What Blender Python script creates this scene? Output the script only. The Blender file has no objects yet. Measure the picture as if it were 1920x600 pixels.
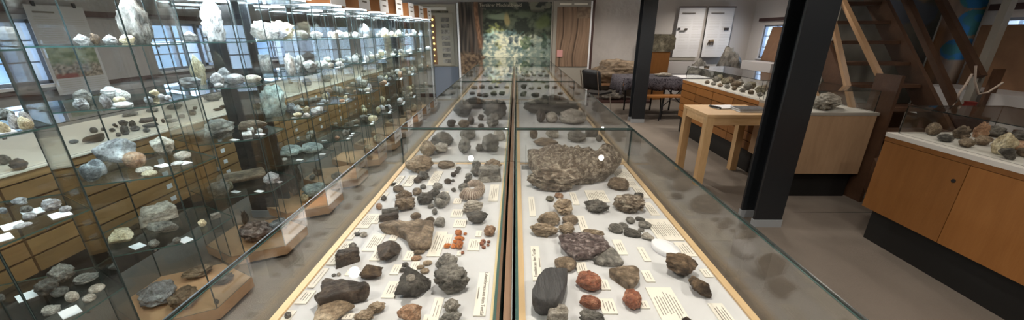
import bpy, bmesh, math, random
from mathutils import Vector, Matrix, noise
from math import sin, cos, pi, atan, atan2, sqrt, radians
R_ = random.Random(7)
C = bpy.context.scene.collection
S = bpy.context.scene
# ------------------------------------------------------------------ camera
F, CX, CY, EYE = 679.5, 960.0, 300.0, 1.55
TH = atan(238 / F); YAW = atan(7 * cos(TH) / F)
def ray(u, v):
    x = (u - CX) / F; y = (v - CY) / F
    fw = cos(TH) - y * sin(TH); dn = y * cos(TH) + sin(TH)
    return Vector((x * cos(YAW) - fw * sin(YAW), x * sin(YAW) + fw * cos(YAW), -dn))
def atz(u, v, z):
    r = ray(u, v); t = (z - EYE) / r.z
    return Vector((r.x * t, r.y * t, z))
def aty(u, v, Y):
    r = ray(u, v); t = Y / r.y
    return Vector((r.x * t, Y, r.z * t + EYE))
def atx(u, v, X):
    r = ray(u, v); t = X / r.x
    return Vector((X, r.y * t, r.z * t + EYE))
def proj(p):
    Z = p[2] - EYE
    fx = p[0] * cos(YAW) + p[1] * sin(YAW); fy = -p[0] * sin(YAW) + p[1] * cos(YAW)
    zc = fy * cos(TH) - Z * sin(TH)
    return CX + F * fx / zc, CY + F * (-Z * cos(TH) - fy * sin(TH)) / zc
cd = bpy.data.cameras.new('camera'); cam = bpy.data.objects.new('camera', cd); C.objects.link(cam)
cam.location = (0, 0, EYE); cam.rotation_euler = (pi / 2 - TH, 0, YAW)
cd.sensor_fit = 'HORIZONTAL'; cd.sensor_width = 36; cd.lens = 36 * F / 1920; cd.clip_start = .02
S.camera = cam
S.view_settings.view_transform = 'Standard'; S.view_settings.look = 'None'; S.view_settings.gamma = 1
S.view_settings.use_curve_mapping = False; S.view_settings.exposure = 0.12
S.cycles.transparent_max_bounces = 96; S.cycles.max_bounces = 10; S.cycles.glossy_bounces = 5
S.cycles.diffuse_bounces = 4
# ------------------------------------------------------------------ materials
MATS = {}
def mat(name, col=(.5, .5, .5), rough=.6, metal=0, spec=.5, emit=None, est=1):
    if name in MATS: return MATS[name]
    m = bpy.data.materials.new(name); m.use_nodes = True; MATS[name] = m
    b = m.node_tree.nodes['Principled BSDF']
    b.inputs['Base Color'].default_value = (*col, 1); b.inputs['Roughness'].default_value = rough
    b.inputs['Metallic'].default_value = metal; b.inputs['Specular IOR Level'].default_value = spec
    if emit: b.inputs['Emission Color'].default_value = (*emit, 1); b.inputs['Emission Strength'].default_value = est
    return m
def N(m, t, **k):
    n = m.node_tree.nodes.new(t)
    for a, b in k.items(): setattr(n, a, b)
    return n
def ramp(m, stops):
    r = N(m, 'ShaderNodeValToRGB'); e = r.color_ramp.elements
    e[0].position, e[0].color = stops[0][0], (*stops[0][1], 1)
    e[1].position, e[1].color = stops[-1][0], (*stops[-1][1], 1)
    for p, c in stops[1:-1]:
        x = e.new(p); x.color = (*c, 1)
    return r
def noisy(name, stops, scale=3, stretch=(1, 1, 1), detail=6, rough=.6, bump=.2, bscale=12, spec=.4, per=True, coord='Object', dist=.4):
    if name in MATS: return MATS[name]
    m = mat(name, rough=rough, spec=spec); L = m.node_tree.links.new
    b = m.node_tree.nodes['Principled BSDF']
    tc = N(m, 'ShaderNodeTexCoord'); mp = N(m, 'ShaderNodeMapping'); mp.inputs['Scale'].default_value = stretch
    L(tc.outputs[coord], mp.inputs['Vector']); src = mp.outputs['Vector']
    if per:
        oi = N(m, 'ShaderNodeObjectInfo'); mu = N(m, 'ShaderNodeVectorMath', operation='ADD')
        sc = N(m, 'ShaderNodeMath', operation='MULTIPLY'); sc.inputs[1].default_value = 37
        L(oi.outputs['Random'], sc.inputs[0]); L(sc.outputs[0], mu.inputs[1]); L(src, mu.inputs[0]); src = mu.outputs[0]
    n = N(m, 'ShaderNodeTexNoise'); n.inputs['Scale'].default_value = scale; n.inputs['Detail'].default_value = detail
    n.inputs['Distortion'].default_value = dist; n.inputs['Roughness'].default_value = .62
    L(src, n.inputs['Vector']); r = ramp(m, stops); L(n.outputs['Fac'], r.inputs['Fac'])
    if per:
        hs = N(m, 'ShaderNodeHueSaturation'); ma = N(m, 'ShaderNodeMapRange')
        ma.inputs['To Min'].default_value = .75; ma.inputs['To Max'].default_value = 1.25
        L(oi.outputs['Random'], ma.inputs['Value']); L(ma.outputs[0], hs.inputs['Value'])
        L(r.outputs['Color'], hs.inputs['Color']); L(hs.outputs[0], b.inputs['Base Color'])
    else: L(r.outputs['Color'], b.inputs['Base Color'])
    if bump:
        n2 = N(m, 'ShaderNodeTexNoise'); n2.inputs['Scale'].default_value = bscale; n2.inputs['Detail'].default_value = 8
        L(src, n2.inputs['Vector']); bp = N(m, 'ShaderNodeBump'); bp.inputs['Strength'].default_value = bump; bp.inputs['Distance'].default_value = .05
        L(n2.outputs['Fac'], bp.inputs['Height']); L(bp.outputs[0], b.inputs['Normal'])
    return m
def rk(name, a, b, c, rough=.65, bump=.55, scale=2.2, spec=.4, bscale=7):
    for nm, q in ((name, 1), (name + '_m', 11)):      # '_m' is the same stone for meshes modelled in metres
        k = .8
        m = noisy(nm, [(.30, tuple(v * k for v in a)), (.48, b), (.66, tuple(min(.9, v * 1.12) for v in c))], scale * q, bump=0, rough=rough, spec=spec, per=q == 1)
        L = m.node_tree.links.new; p = m.node_tree.nodes['Principled BSDF']; src = [l for l in m.node_tree.links if l.to_node.type == 'TEX_NOISE'][0].from_socket
        col = [l for l in m.node_tree.links if l.to_socket == p.inputs['Base Color']][0].from_socket
        f = N(m, 'ShaderNodeTexNoise'); f.inputs['Scale'].default_value = bscale * q * 1.6; f.inputs['Detail'].default_value = 10; f.inputs['Roughness'].default_value = .72; L(src, f.inputs['Vector'])
        r = ramp(m, [(.36, (.42, .40, .38)), (.52, (1, 1, 1)), (.68, (1.35, 1.33, 1.3))]); L(f.outputs['Fac'], r.inputs['Fac'])
        x = N(m, 'ShaderNodeMix', data_type='RGBA', blend_type='MULTIPLY'); x.inputs[0].default_value = 1; L(col, x.inputs[6]); L(r.outputs[0], x.inputs[7]); L(x.outputs[2], p.inputs['Base Color'])
        v = N(m, 'ShaderNodeTexVoronoi'); v.inputs['Scale'].default_value = bscale * q * .55; L(src, v.inputs['Vector'])
        ad = N(m, 'ShaderNodeMath', operation='MULTIPLY_ADD'); ad.inputs[1].default_value = .35; L(v.outputs['Distance'], ad.inputs[0]); L(f.outputs['Fac'], ad.inputs[2])
        bp = N(m, 'ShaderNodeBump'); bp.inputs['Strength'].default_value = min(1, bump * 1.3); bp.inputs['Distance'].default_value = .012; L(ad.outputs[0], bp.inputs['Height']); L(bp.outputs[0], p.inputs['Normal'])
        mr = N(m, 'ShaderNodeMapRange'); mr.inputs['To Min'].default_value = max(.15, rough - .22); mr.inputs['To Max'].default_value = min(1, rough + .2); L(f.outputs['Fac'], mr.inputs['Value']); L(mr.outputs[0], p.inputs['Roughness'])
rk('grey', (.09, .085, .075), (.2, .19, .17), (.36, .34, .30))
rk('dgrey', (.035, .033, .029), (.09, .085, .075), (.22, .205, .18), rough=.42)
rk('dark', (.022, .016, .012), (.055, .040, .029), (.16, .12, .09), rough=.4)
rk('dbrown', (.03, .018, .010), (.085, .055, .032), (.22, .15, .09), rough=.5)
rk('brown', (.08, .055, .035), (.2, .145, .095), (.4, .31, .22), rough=.55)
rk('tan', (.17, .12, .075), (.36, .27, .18), (.55, .45, .33))
rk('pale', (.22, .19, .15), (.42, .38, .32), (.62, .58, .52))
rk('white', (.32, .30, .28), (.62, .61, .6), (.82, .81, .8), rough=.75)
rk('lilac', (.22, .215, .225), (.43, .42, .435), (.68, .67, .68), rough=.7)
rk('blue', (.09, .10, .115), (.23, .25, .275), (.46, .48, .5))
rk('mint', (.25, .32, .32), (.45, .55, .55), (.66, .74, .73), rough=.35)
rk('red', (.12, .04, .022), (.28, .095, .05), (.42, .2, .12), rough=.35, bump=.3)
rk('rusty', (.2, .1, .055), (.42, .24, .14), (.6, .42, .29), rough=.5)
rk('cream', (.4, .3, .16), (.65, .55, .36), (.8, .73, .55))
rk('plum', (.05, .035, .035), (.16, .115, .11), (.5, .42, .4), scale=5, rough=.3, bump=.8)
rk('speck', (.08, .06, .045), (.21, .16, .115), (.6, .53, .43), scale=5, rough=.35, bump=.8)
rk('peach', (.48, .38, .30), (.66, .55, .46), (.78, .69, .6), bump=.15)
rk('moss', (.07, .06, .035), (.17, .15, .10), (.33, .3, .22), scale=4)
noisy('petrified_m', [(.3, (.03, .03, .032)), (.7, (.085, .083, .085))], 12, (6, .8, 3), rough=.5, bump=.35, bscale=40, per=False)
noisy('amber', [(.3, (.3, .05, .01)), (.7, (.75, .28, .07))], 4, rough=.08, bump=.3, spec=.8)
def wood(name, a, b, st=(8, .7, 8), rough=.42, per=True, sc=2.2):
    return noisy(name, [(.25, a), (.75, b)], sc, st, 5, rough, .05, 20, .4, per)
wood('beech', (.62, .42, .22), (.78, .58, .34), (12, 1, 12))
wood('veneer', (.235, .095, .024), (.30, .128, .036), (9, 9, 1.2))
wood('veneer_pale', (.36, .235, .14), (.46, .31, .19), (9, 9, 1.2))
wood('drawer', (.26, .14, .05), (.35, .20, .078), (9, 1.2, 9))
wood('pine', (.58, .36, .17), (.74, .51, .28), (2, 12, 12))
wood('pine_leg', (.52, .33, .16), (.68, .47, .25), (12, 12, 1.5))
wood('ply', (.40, .24, .13), (.50, .31, .18), (2, 9, 9))
wood('rail_brown', (.13, .075, .045), (.22, .14, .09), (12, 1, 12))
wood('stairwood', (.06, .03, .018), (.12, .062, .035), (6, 2, 2))
wood('stairrail', (.42, .25, .13), (.58, .37, .21), (8, 2, 2))
wood('cap', (.33, .13, .045), (.46, .20, .075), (6, 6, 2))
wood('board_brown', (.20, .105, .055), (.27, .145, .075), (3, 3, 3))
mat('blackmetal', (.012, .013, .015), .45); mat('pillar', (.014, .017, .021), .42)
mat('plinth', (.008, .008, .008), .6); mat('foot', (.33, .36, .39), .5)
noisy('bed', [(.3, (.56, .565, .58)), (.7, (.635, .64, .655))], 6, rough=.75, bump=.05, per=False)
mat('bedboard', (.66, .65, .63), .6); mat('bedwhite', (.62, .60, .56), .7)
mat('paper', (.80, .76, .68), .8); mat('paper_white', (.82, .83, .86), .8); mat('ink', (.16, .14, .12), .8)
mat('chrome', (.6, .6, .6), .2, 1); mat('rubber', (.01, .01, .01), .6); mat('standbrown', (.07, .03, .02), .6)  # last one is the stands' own dark brown
mat('sealgrey', (.05, .075, .075), .3); mat('edge', (.06, .13, .12), .15, spec=.9); mat('edge_dark', (.010, .016, .015), .25, spec=.8)
mat('edge_white', (.45, .48, .46), .2); mat('greenstrip', (.008, .06, .045), .3); mat('beige', (.42, .38, .30), .7); mat('yellowstrip', (.75, .62, .36), .4)
mat('lampwhite', (.8, .8, .8), .5, emit=(.9, .96, 1), est=3.5)
mat('bulb', (1, 1, 1), .5, emit=(1, .9, .75), est=90)
mat('wall', (.62, .59, .57), .9); mat('walltrim', (.06, .028, .025), .6); mat('ceiling', (.5, .47, .44), .9)
noisy('wallrough', [(.3, (.60, .57, .55)), (.7, (.68, .65, .63))], 3, rough=.9, bump=.5, bscale=5, per=False)
noisy('wall_shaded', [(.3, (.28, .26, .25)), (.7, (.34, .32, .31))], 3, rough=.95, bump=.2, per=False)  # off-white wall, the dim left side's shade put into the colour
mat('winframe', (.22, .25, .31), .4); mat('whitebox', (.62, .60, .60), .6)
mat('pink', (.6, .3, .28), .7); mat('gold', (.8, .6, .2), .3, emit=(1, .75, .25), est=1.6); mat('greyframe', (.33, .31, .27), .6)
mat('darkred', (.2, .02, .015), .5); mat('cord', (.6, .5, .42), .7)
noisy('cloth', [(.40, (.012, .010, .014)), (.5, (.12, .11, .13)), (.6, (.015, .012, .018))], 16, rough=.9, bump=.1, per=False, dist=2)
def floor_mat():
    m = noisy('floor', [(.3, (.16, .137, .115)), (.7, (.21, .18, .152))], 1.2, rough=.85, bump=.3, bscale=160, per=False)
    return m
floor_mat()
def glass_mat(name, tint, f0=.04):
    m = bpy.data.materials.new(name); m.use_nodes = True; MATS[name] = m
    nt = m.node_tree; nt.nodes.clear(); L = nt.links.new
    out = N(m, 'ShaderNodeOutputMaterial'); mx = N(m, 'ShaderNodeMixShader')
    tr = N(m, 'ShaderNodeBsdfTransparent'); tr.inputs[0].default_value = (*tint, 1)
    gl = N(m, 'ShaderNodeBsdfGlossy'); gl.inputs['Roughness'].default_value = .0
    g = N(m, 'ShaderNodeNewGeometry'); d = N(m, 'ShaderNodeVectorMath', operation='DOT_PRODUCT')
    L(g.outputs['Incoming'], d.inputs[0]); L(g.outputs['Normal'], d.inputs[1])
    def M(op, a, b=None):
        x = N(m, 'ShaderNodeMath', operation=op)
        for i, q in enumerate((a, b)):
            if q is None: continue
            if isinstance(q, (int, float)): x.inputs[i].default_value = q
            else: L(q, x.inputs[i])
        return x.outputs[0]
    c = M('ABSOLUTE', d.outputs['Value']); o = M('SUBTRACT', 1, c); p = M('POWER', o, 5)
    f = M('ADD', M('MULTIPLY', p, 1 - f0), f0)
    L(f, mx.inputs[0]); L(tr.outputs[0], mx.inputs[1]); L(gl.outputs[0], mx.inputs[2]); L(mx.outputs[0], out.inputs[0])
glass_mat('glass', (.982, .99, .986), .05); glass_mat('shelfglass', (.90, .95, .95), .06); glass_mat('acrylic', (.9, .92, .92), .1)
# ------------------------------------------------------------------ mesh helpers
class MB:
    def __init__(s): s.v = []; s.f = []; s.m = []; s.mats = []; s.sm = []
    def mi(s, m):
        if m not in s.mats: s.mats.append(m)
        return s.mats.index(m)
    def add(s, vs, fs, m, smooth=False):
        o = len(s.v); s.v += [tuple(v) for v in vs]; k = s.mi(m)
        for f in fs: s.f.append([i + o for i in f]); s.m.append(k); s.sm.append(smooth)
        return s
    def box(s, a, b, m, side=None):
        x0, y0, z0 = a; x1, y1, z1 = b
        V = [(x0, y0, z0), (x1, y0, z0), (x1, y1, z0), (x0, y1, z0), (x0, y0, z1), (x1, y0, z1), (x1, y1, z1), (x0, y1, z1)]
        Fs = [(0, 3, 2, 1), (4, 5, 6, 7), (0, 1, 5, 4), (1, 2, 6, 5), (2, 3, 7, 6), (3, 0, 4, 7)]
        if side is None: return s.add(V, Fs, m)
        d = [x1 - x0, y1 - y0, z1 - z0]; k = d.index(min(d))     # thin faces take the edge material
        big = {0: (3, 5), 1: (2, 4), 2: (0, 1)}[k]
        s.add(V, [Fs[i] for i in big], m); return s.add(V, [Fs[i] for i in range(6) if i not in big], side)
    def prism(s, pts, z0, z1, m, side=None, inset=0, smooth=False):
        n = len(pts); V = [(p[0], p[1], z0) for p in pts] + [(p[0], p[1], z1) for p in pts]
        s.add(V, [list(range(n))[::-1], list(range(n, 2 * n))], m)
        return s.add(V, [(i, (i + 1) % n, n + (i + 1) % n, n + i) for i in range(n)], side or m, smooth)
    def bar(s, a, b, w, h, m, up=(0, 0, 1)):
        a = Vector(a); b = Vector(b); d = (b - a).normalized(); x = d.cross(Vector(up)).normalized(); y = x.cross(d)
        V = [p + x * sx * w / 2 + y * sy * h / 2 for p in (a, b) for sx, sy in ((-1, -1), (1, -1), (1, 1), (-1, 1))]
        return s.add(V, [(3, 2, 1, 0), (4, 5, 6, 7), (0, 1, 5, 4), (1, 2, 6, 5), (2, 3, 7, 6), (3, 0, 4, 7)], m)
    def tube(s, pts, r, m, n=8):
        pts = [Vector(p) for p in pts]; rs = r if isinstance(r, (list, tuple)) else [r] * len(pts); V = []
        for i, p in enumerate(pts):
            d = (pts[min(i + 1, len(pts) - 1)] - pts[max(i - 1, 0)]).normalized()
            x = d.cross(Vector((0, 0, 1)) if abs(d.z) < .9 else Vector((1, 0, 0))).normalized(); y = x.cross(d)
            V += [p + (x * cos(2 * pi * k / n) + y * sin(2 * pi * k / n)) * rs[i] for k in range(n)]
        q = [(i * n + k, i * n + (k + 1) % n, (i + 1) * n + (k + 1) % n, (i + 1) * n + k) for i in range(len(pts) - 1) for k in range(n)]
        s.add(V, q, m, True); L = (len(pts) - 1) * n
        return s.add(V, [list(range(n))[::-1], list(range(L, L + n))], m)
    def lathe(s, c, prof, m, n=20):
        V = [(c[0] + r * cos(2 * pi * k / n), c[1] + r * sin(2 * pi * k / n), c[2] + z) for r, z in prof for k in range(n)]
        q = [(i * n + k, i * n + (k + 1) % n, (i + 1) * n + (k + 1) % n, (i + 1) * n + k) for i in range(len(prof) - 1) for k in range(n)]
        s.add(V, q, m, True); L = (len(prof) - 1) * n
        return s.add(V, [list(range(n))[::-1], list(range(L, L + n))], m)
    def mesh(s, name, off=(0, 0, 0)):
        me = bpy.data.meshes.new(name)
        me.from_pydata([(a - off[0], b - off[1], c - off[2]) for a, b, c in s.v], [], s.f)
        for m in s.mats: me.materials.append(MATS[m])
        for p, k, sm in zip(me.polygons, s.m, s.sm): p.material_index = k; p.use_smooth = sm
        me.update(); return me
    def build(s, name, parent=None):
        off = parent_world(parent) if parent else centre(s.v)
        o = bpy.data.objects.new(name, s.mesh(name, off)); C.objects.link(o)
        if parent: o.parent = parent
        else: o.location = off
        return o
def parent_world(p):
    v = Vector((0, 0, 0))
    while p: v += p.location; p = p.parent
    return v
def centre(v):
    xs, ys, zs = zip(*v); return Vector(((min(xs) + max(xs)) / 2, (min(ys) + max(ys)) / 2, min(zs)))
def tag(o, label, cat, group=None, kind=None):
    o['label'] = label; o['category'] = cat
    if group: o['group'] = group
    if kind: o['kind'] = kind
    return o
def thing(name, label, cat, loc, group=None):
    o = bpy.data.objects.new(name, None); o.location = loc; o.empty_display_size = .1; C.objects.link(o)
    return tag(o, label, cat, group)
def struct(name, mb, parent=None):
    o = mb.build(name, parent)
    if not parent: o['kind'] = 'structure'
    return o
def part(name, mb, parent): return mb.build(name, parent)
ORD = ['', 'first', 'second', 'third', 'fourth', 'fifth', 'sixth', 'seventh', 'eighth', 'ninth', 'tenth', 'eleventh', 'twelfth', 'thirteenth', 'fourteenth', 'fifteenth', 'sixteenth', 'seventeenth', 'eighteenth', 'nineteenth', 'twentieth']
# ------------------------------------------------------------------ rocks
def fbm(p, o=3):
    a = 0; w = 1
    for i in range(o): a += w * noise.noise(p); p = p * 2.1 + Vector((3.1, 1.7, 5.3)); w *= .5
    return a
def finish(me, vs, flat=.62):
    lo = [min(v[i] for v in vs) for i in range(3)]; hi = [max(v[i] for v in vs) for i in range(3)]
    zc = lo[2] + (hi[2] - lo[2]) * (.5 - flat / 2)
    for k, v in enumerate(vs):
        z = max(v.z, zc)
        me.vertices[k].co = ((v.x - (lo[0] + hi[0]) / 2) / (hi[0] - lo[0]), (v.y - (lo[1] + hi[1]) / 2) / (hi[1] - lo[1]), (z - zc) / (hi[2] - zc))
    for p in me.polygons: p.use_smooth = True
    me.update(); return me
ICO = {}
def ico(sub):
    if sub not in ICO:
        bm = bmesh.new(); bmesh.ops.create_icosphere(bm, subdivisions=sub, radius=1)
        ICO[sub] = ([v.co.copy() for v in bm.verts], [[v.index for v in f.verts] for f in bm.faces]); bm.free()
    return ICO[sub]
def rock_mesh(kind, seed, sub=4):
    """every shape fills a unit box, base at z = 0"""
    r = random.Random(seed); vs, fs = ico(sub); off = Vector((r.uniform(0, 90), r.uniform(0, 90), r.uniform(0, 90)))
    me = bpy.data.meshes.new('rock'); me.from_pydata([tuple(v) for v in vs], [], fs); out = []
    pl = []
    for _ in range(16 if kind != 'block' else 9):
        n = Vector((r.gauss(0, 1), r.gauss(0, 1), r.gauss(0, .8))).normalized(); pl.append((n, r.uniform(.62, 1.0)))
    if kind == 'block': pl = [(Vector(n).normalized(), h) for n, h in (((1, .1, 0), .9), ((-1, .15, .1), .9), ((0, 1, .1), .6), ((.1, -1, .15), .6), ((0, 0, 1), .5), ((0, 0, -1), .5), ((1, 1, .6), .95), ((-1, -.6, .5), 1.0), ((1, -1, .2), 1.0))]
    for v in vs:
        d = v.normalized(); n1 = fbm(d * 1.4 + off, 3)
        if kind in ('angular', 'block'):
            t = 9.
            for n, h in pl:
                c = d.dot(n)
                if c > .05: t = min(t, h / c)
            t = min(t, 1.5); q = t * (1 + .12 * n1 + .07 * fbm(d * 5 + off, 4) - .05 * abs(fbm(d * 2.6 + off, 3)))
        elif kind == 'pebble': q = 1 + .10 * n1
        elif kind == 'rugged': q = 1 + .32 * n1 + .34 * (.5 - abs(fbm(d * 2.8 + off, 4))) + .09 * fbm(d * 9 + off, 3)
        elif kind == 'lump': q = 1 + .28 * n1 + .12 * fbm(d * 4 + off, 4)
        elif kind == 'layered': q = 1 + .25 * n1 + .07 * sin(d.z * 16 + 3 * n1)
        elif kind == 'cluster': q = 1 + .1 * n1 + .38 * max(0, .5 - noise.voronoi(d * 1.7 + off)[0][0]) * 1.6 + .09 * fbm(d * 8 + off, 3)
        elif kind == 'shell': q = (1 + .05 * sin(22 * atan2(d.y, d.x + 1.1))) * (1 + .12 * n1)
        elif kind == 'spiky':
            q = 1 + .25 * n1 + .55 * max(0, fbm(d * 3.4 + off, 2) - .12)
        else: q = 1
        p = d * q
        if kind == 'spiky' and d.z > 0: p.z *= 1.2
        if kind == 'shell': p = Vector((p.x + .25 * p.x * abs(p.y), p.y, p.z * (1 - .3 * p.x)))
        out.append(p)
    return finish(me, out, .55 if kind in ('shell',) else .8)
def ring_mesh(seed):
    mb = MB(); n = 40; k = 12; V = []
    for i in range(n):
        a = 2 * pi * i / n; w = .30 * (1 + .35 * sin(a * 2 + seed)) * (1 + .12 * fbm(Vector((cos(a), sin(a), seed)) * 3))
        for j in range(k):
            b = 2 * pi * j / k; V.append(((.68 + w * cos(b)) * cos(a), (.68 + w * cos(b)) * sin(a), w * sin(b) * 1.2))
    mb.add(V, [(i * k + j, ((i + 1) % n) * k + j, ((i + 1) % n) * k + (j + 1) % k, i * k + (j + 1) % k) for i in range(n) for j in range(k)], 'grey', True)
    me = mb.mesh('fossil'); me.materials.clear(); return finish(me, [v.co.copy() for v in me.vertices], .85)
def spiral_mesh():
    """ribbed coiled shell"""
    V = []; n = 460; k = 18
    for i in range(n):
        t = i / (n - 1); a = -.6 + t * 3.0 * pi; g = math.exp(.21 * a); w = .34 * g; rr = .58 * g
        rib = 1 + .19 * (.6 - abs(sin(a * 4.6)) ** .7)
        for j in range(k):
            b = 2 * pi * j / k; V.append(((rr + w * rib * cos(b)) * cos(a), (rr + w * rib * cos(b)) * sin(a), w * 1.1 * rib * sin(b)))
    mb = MB(); mb.add(V, [(i * k + j, (i + 1) * k + j, (i + 1) * k + (j + 1) % k, i * k + (j + 1) % k) for i in range(n - 1) for j in range(k)], 'pale', True)
    L = (n - 1) * k; mb.add(V[L:], [list(range(k))], 'pale', True); mb.add(V[:k], [list(range(k))[::-1]], 'pale', True)
    me = mb.mesh('ammonite'); me.materials.clear(); return finish(me, [v.co.copy() for v in me.vertices], .9)
def cyl_mesh(seed, taper=1.0):
    V = []; n = 26; k = 20; off = Vector((seed * 3.1, 1, 2))
    for i in range(n):
        t = i / (n - 1); e = min(1, (1 - abs(2 * t - 1)) * 9 + .25) ** .5; w = (1 - (1 - taper) * t) * e
        for j in range(k):
            b = 2 * pi * j / k; q = w * (1 + .10 * fbm(Vector((t * 3, cos(b), sin(b))) * 1.5 + off) + (.05 * sin(b * 9) if taper < 1 else 0))
            V.append((t * 4 - 2, q * cos(b), q * sin(b)))
    mb = MB(); mb.add(V, [(i * k + j, (i + 1) * k + j, (i + 1) * k + (j + 1) % k, i * k + (j + 1) % k) for i in range(n - 1) for j in range(k)] + [list(range(k))[::-1], list(range((n - 1) * k, n * k))], 'grey', True)
    me = mb.mesh('fossil'); me.materials.clear(); return finish(me, [v.co.copy() for v in me.vertices], .9)
SURF = {}
PLACED = []      # (x, y, z, description) of specimens, used for the wording of the cards
POOL = {}
def pool(kind, j, sub):
    k = (kind, j, sub)
    if k not in POOL:
        if kind == 'ring': POOL[k] = ring_mesh(j)
        elif kind == 'spiral': POOL[k] = spiral_mesh()
        elif kind == 'cyl': POOL[k] = cyl_mesh(j)
        elif kind == 'cone': POOL[k] = cyl_mesh(j, .35)
        else: POOL[k] = rock_mesh(kind, 11 * j + sum(map(ord, kind)), sub)
    return POOL[k]
def put(kind, j, m, loc, dims, rz, label, cat='rock', group=None, name='rock', sub=4, tilt=0):
    if name == 'rock': name, cat = dict(pebble=('pebble', 'pebble'), shell=('shell_fossil', 'fossil'), cluster=('mineral', 'mineral'), spiky=('mineral', 'mineral'), layered=('layered_stone', 'stone')).get(kind, (name, cat))  # name and category picked by mesh shape alone, for generic stones
    base = pool(kind, j, sub); me = POOL.get((base.name, m, name))
    if me is None:
        me = base.copy(); me.name = name; me.materials.clear(); me.materials.append(MATS[m]); POOL[(base.name, m, name)] = me
    o = bpy.data.objects.new(name, me); o.location = loc; o.scale = dims; o.rotation_euler = (0, tilt, rz); C.objects.link(o)
    return tag(o, label, cat, group)
def fit(bb, z, hf):
    u0, v0, u1, v1 = bb; um = (u0 + u1) / 2
    P = atz(um, v1, z); a = atz(u0, v1 - (v1 - v0) * .35, z); b = atz(u1, v1 - (v1 - v0) * .35, z)
    W = (a - b).length; W = min(W, (atz(u0, v1, z) - atz(u1, v1, z)).length * 1.12)
    r = ray(um, v1); W *= abs(Vector((r.x, r.y)).normalized().y) ** .9; H = W * hf
    r = ray(um, v1); h = Vector((r.x, r.y, 0)).normalized()
    if abs(z - .85) < .02: H = min(H, .185)
    for _ in range(12):
        Q = atz(um, v0, z + .72 * H); D = (Q - P).dot(h) * 1.12
        if D < .42 * W: H *= .9
        elif D > 1.7 * W: H *= 1.1
        else: break
    D = max(.42 * W, min(D, 2.1 * W)); c = P + h * D / 2
    return c, (W, D, H), atan2(h.y, h.x) - pi / 2
def rock_px(bb, z, kind, m, desc, hf=.55, j=None, cat='rock', group=None, name='rock', where='', sub=None, rz=0, tilt=0):
    c, d, a = fit(bb, z, hf); c.z = z + .0006
    if z == ZB and abs(c.x) < .66:
        d = (d[0], d[1], min(d[2], .185)); e = .5 * max(d[0] * abs(sin(a)) + d[1] * abs(cos(a)), .01); lo, hi = (1.985, 4.0) if c.y > 2.0 else (-.1, 1.918)
        if c.y + e > hi: c.y = hi - e
        if c.y - e < lo and lo > 0: c.y = lo + e
        ex = .5 * (d[0] * abs(cos(a)) + d[1] * abs(sin(a))); xl, xh = (-.608, -.068) if c.x < 0 else (.03, .605)
        c.x = min(max(c.x, xl + ex), xh - ex)
    if rz: a += rz
    if j is None: j = R_.randint(0, 9)
    PLACED.append((c.x, c.y, z, desc)); sub = sub or (5 if d[0] > .05 else 4)
    o = put(kind, j, m, c, d, a, desc + where, cat, group, name, sub, tilt); SURF.setdefault((z, c.x > 0, c.y > 2), []).append(o); return o
def outline_rock(poly, z, h, m, desc, where='', dome=.25, rough=.08, cat='rock', name='rock', seed=1, inset=.12, ztop=None):
    """thick slab whose upper rim follows an outline lying on the plane z + h"""
    P = [atz(u, v, z + h) for u, v in poly]; n = 96; L = [0]
    for i in range(len(P)): L.append(L[-1] + (P[(i + 1) % len(P)] - P[i]).length)
    ring = []
    for k in range(n):
        t = L[-1] * k / n; i = max(q for q in range(len(P)) if L[q] <= t + 1e-9); f = (t - L[i]) / (L[i + 1] - L[i])
        ring.append(P[i].lerp(P[(i + 1) % len(P)], f))
    ring = [(ring[i - 1] + ring[i] * 4 + ring[(i + 1) % n]) / 6 for i in range(n)]
    for p in ring: p.y = min(p.y, 1.895)
    c = sum(ring, Vector()) / n; off = Vector((seed * 7.7, 0, 0)); W = max((p - c).length for p in ring)
    V = []; rows = [(s, h * (1 + dome * (1 - s * s)) if s < .97 else h * .93) for s in (.02, .15, .3, .45, .6, .72, .84, .93, 1.0)]
    rows += [(1.0 + .02, h * .75), (1.0, h * .5), (1 - inset * .5, h * .22), (1 - inset, 0)]
    for i, (s, zz) in enumerate(rows):
        for k, p in enumerate(ring):
            q = c + (p - c) * s; nn = fbm(Vector((q.x, q.y, zz)) * 22 + off, 4)
            if i < len(rows) - 1:
                if i > 7: q = q + (p - c).normalized() * nn * rough * .035
                zz2 = zz + nn * rough * h
            else: zz2 = 0
            V.append((q.x, q.y, z + .0006 + max(0, zz2)))
    Fs = [(i * n + k, i * n + (k + 1) % n, (i + 1) * n + (k + 1) % n, (i + 1) * n + k) for i in range(len(rows) - 1) for k in range(n)]
    Fs = [tuple(reversed(f)) for f in Fs] + [list(range(n))]
    mb = MB(); mb.add(V, Fs, m + '_m', True); PLACED.append((c.x, c.y, z, desc))
    o = mb.build(name); o.data.validate(); bm = bmesh.new(); bm.from_mesh(o.data); bmesh.ops.recalc_face_normals(bm, faces=bm.faces); bm.to_mesh(o.data); bm.free()
    for p in o.data.polygons: p.use_smooth = True
    return tag(o, desc + where, cat)
def relax(objs, inside=None, k=.40, it=12):
    """nudge touching specimens apart on their surface"""
    for _ in range(it):
        for i, a in enumerate(objs):
            for c in objs[i + 1:]:
                ra, rc = (a.scale.x + a.scale.y) / 2 * k, (c.scale.x + c.scale.y) / 2 * k
                d = Vector((c.location.x - a.location.x, c.location.y - a.location.y)); L = d.length or .001
                if L < ra + rc:
                    p = d / L * (ra + rc - L) * .35; wa = rc / (ra + rc)
                    for o, s in ((a, -wa), (c, 1 - wa)):
                        x, y = o.location.x + p.x * s, o.location.y + p.y * s
                        if not inside or inside(x, y, o): o.location.x, o.location.y = x, y
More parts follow.
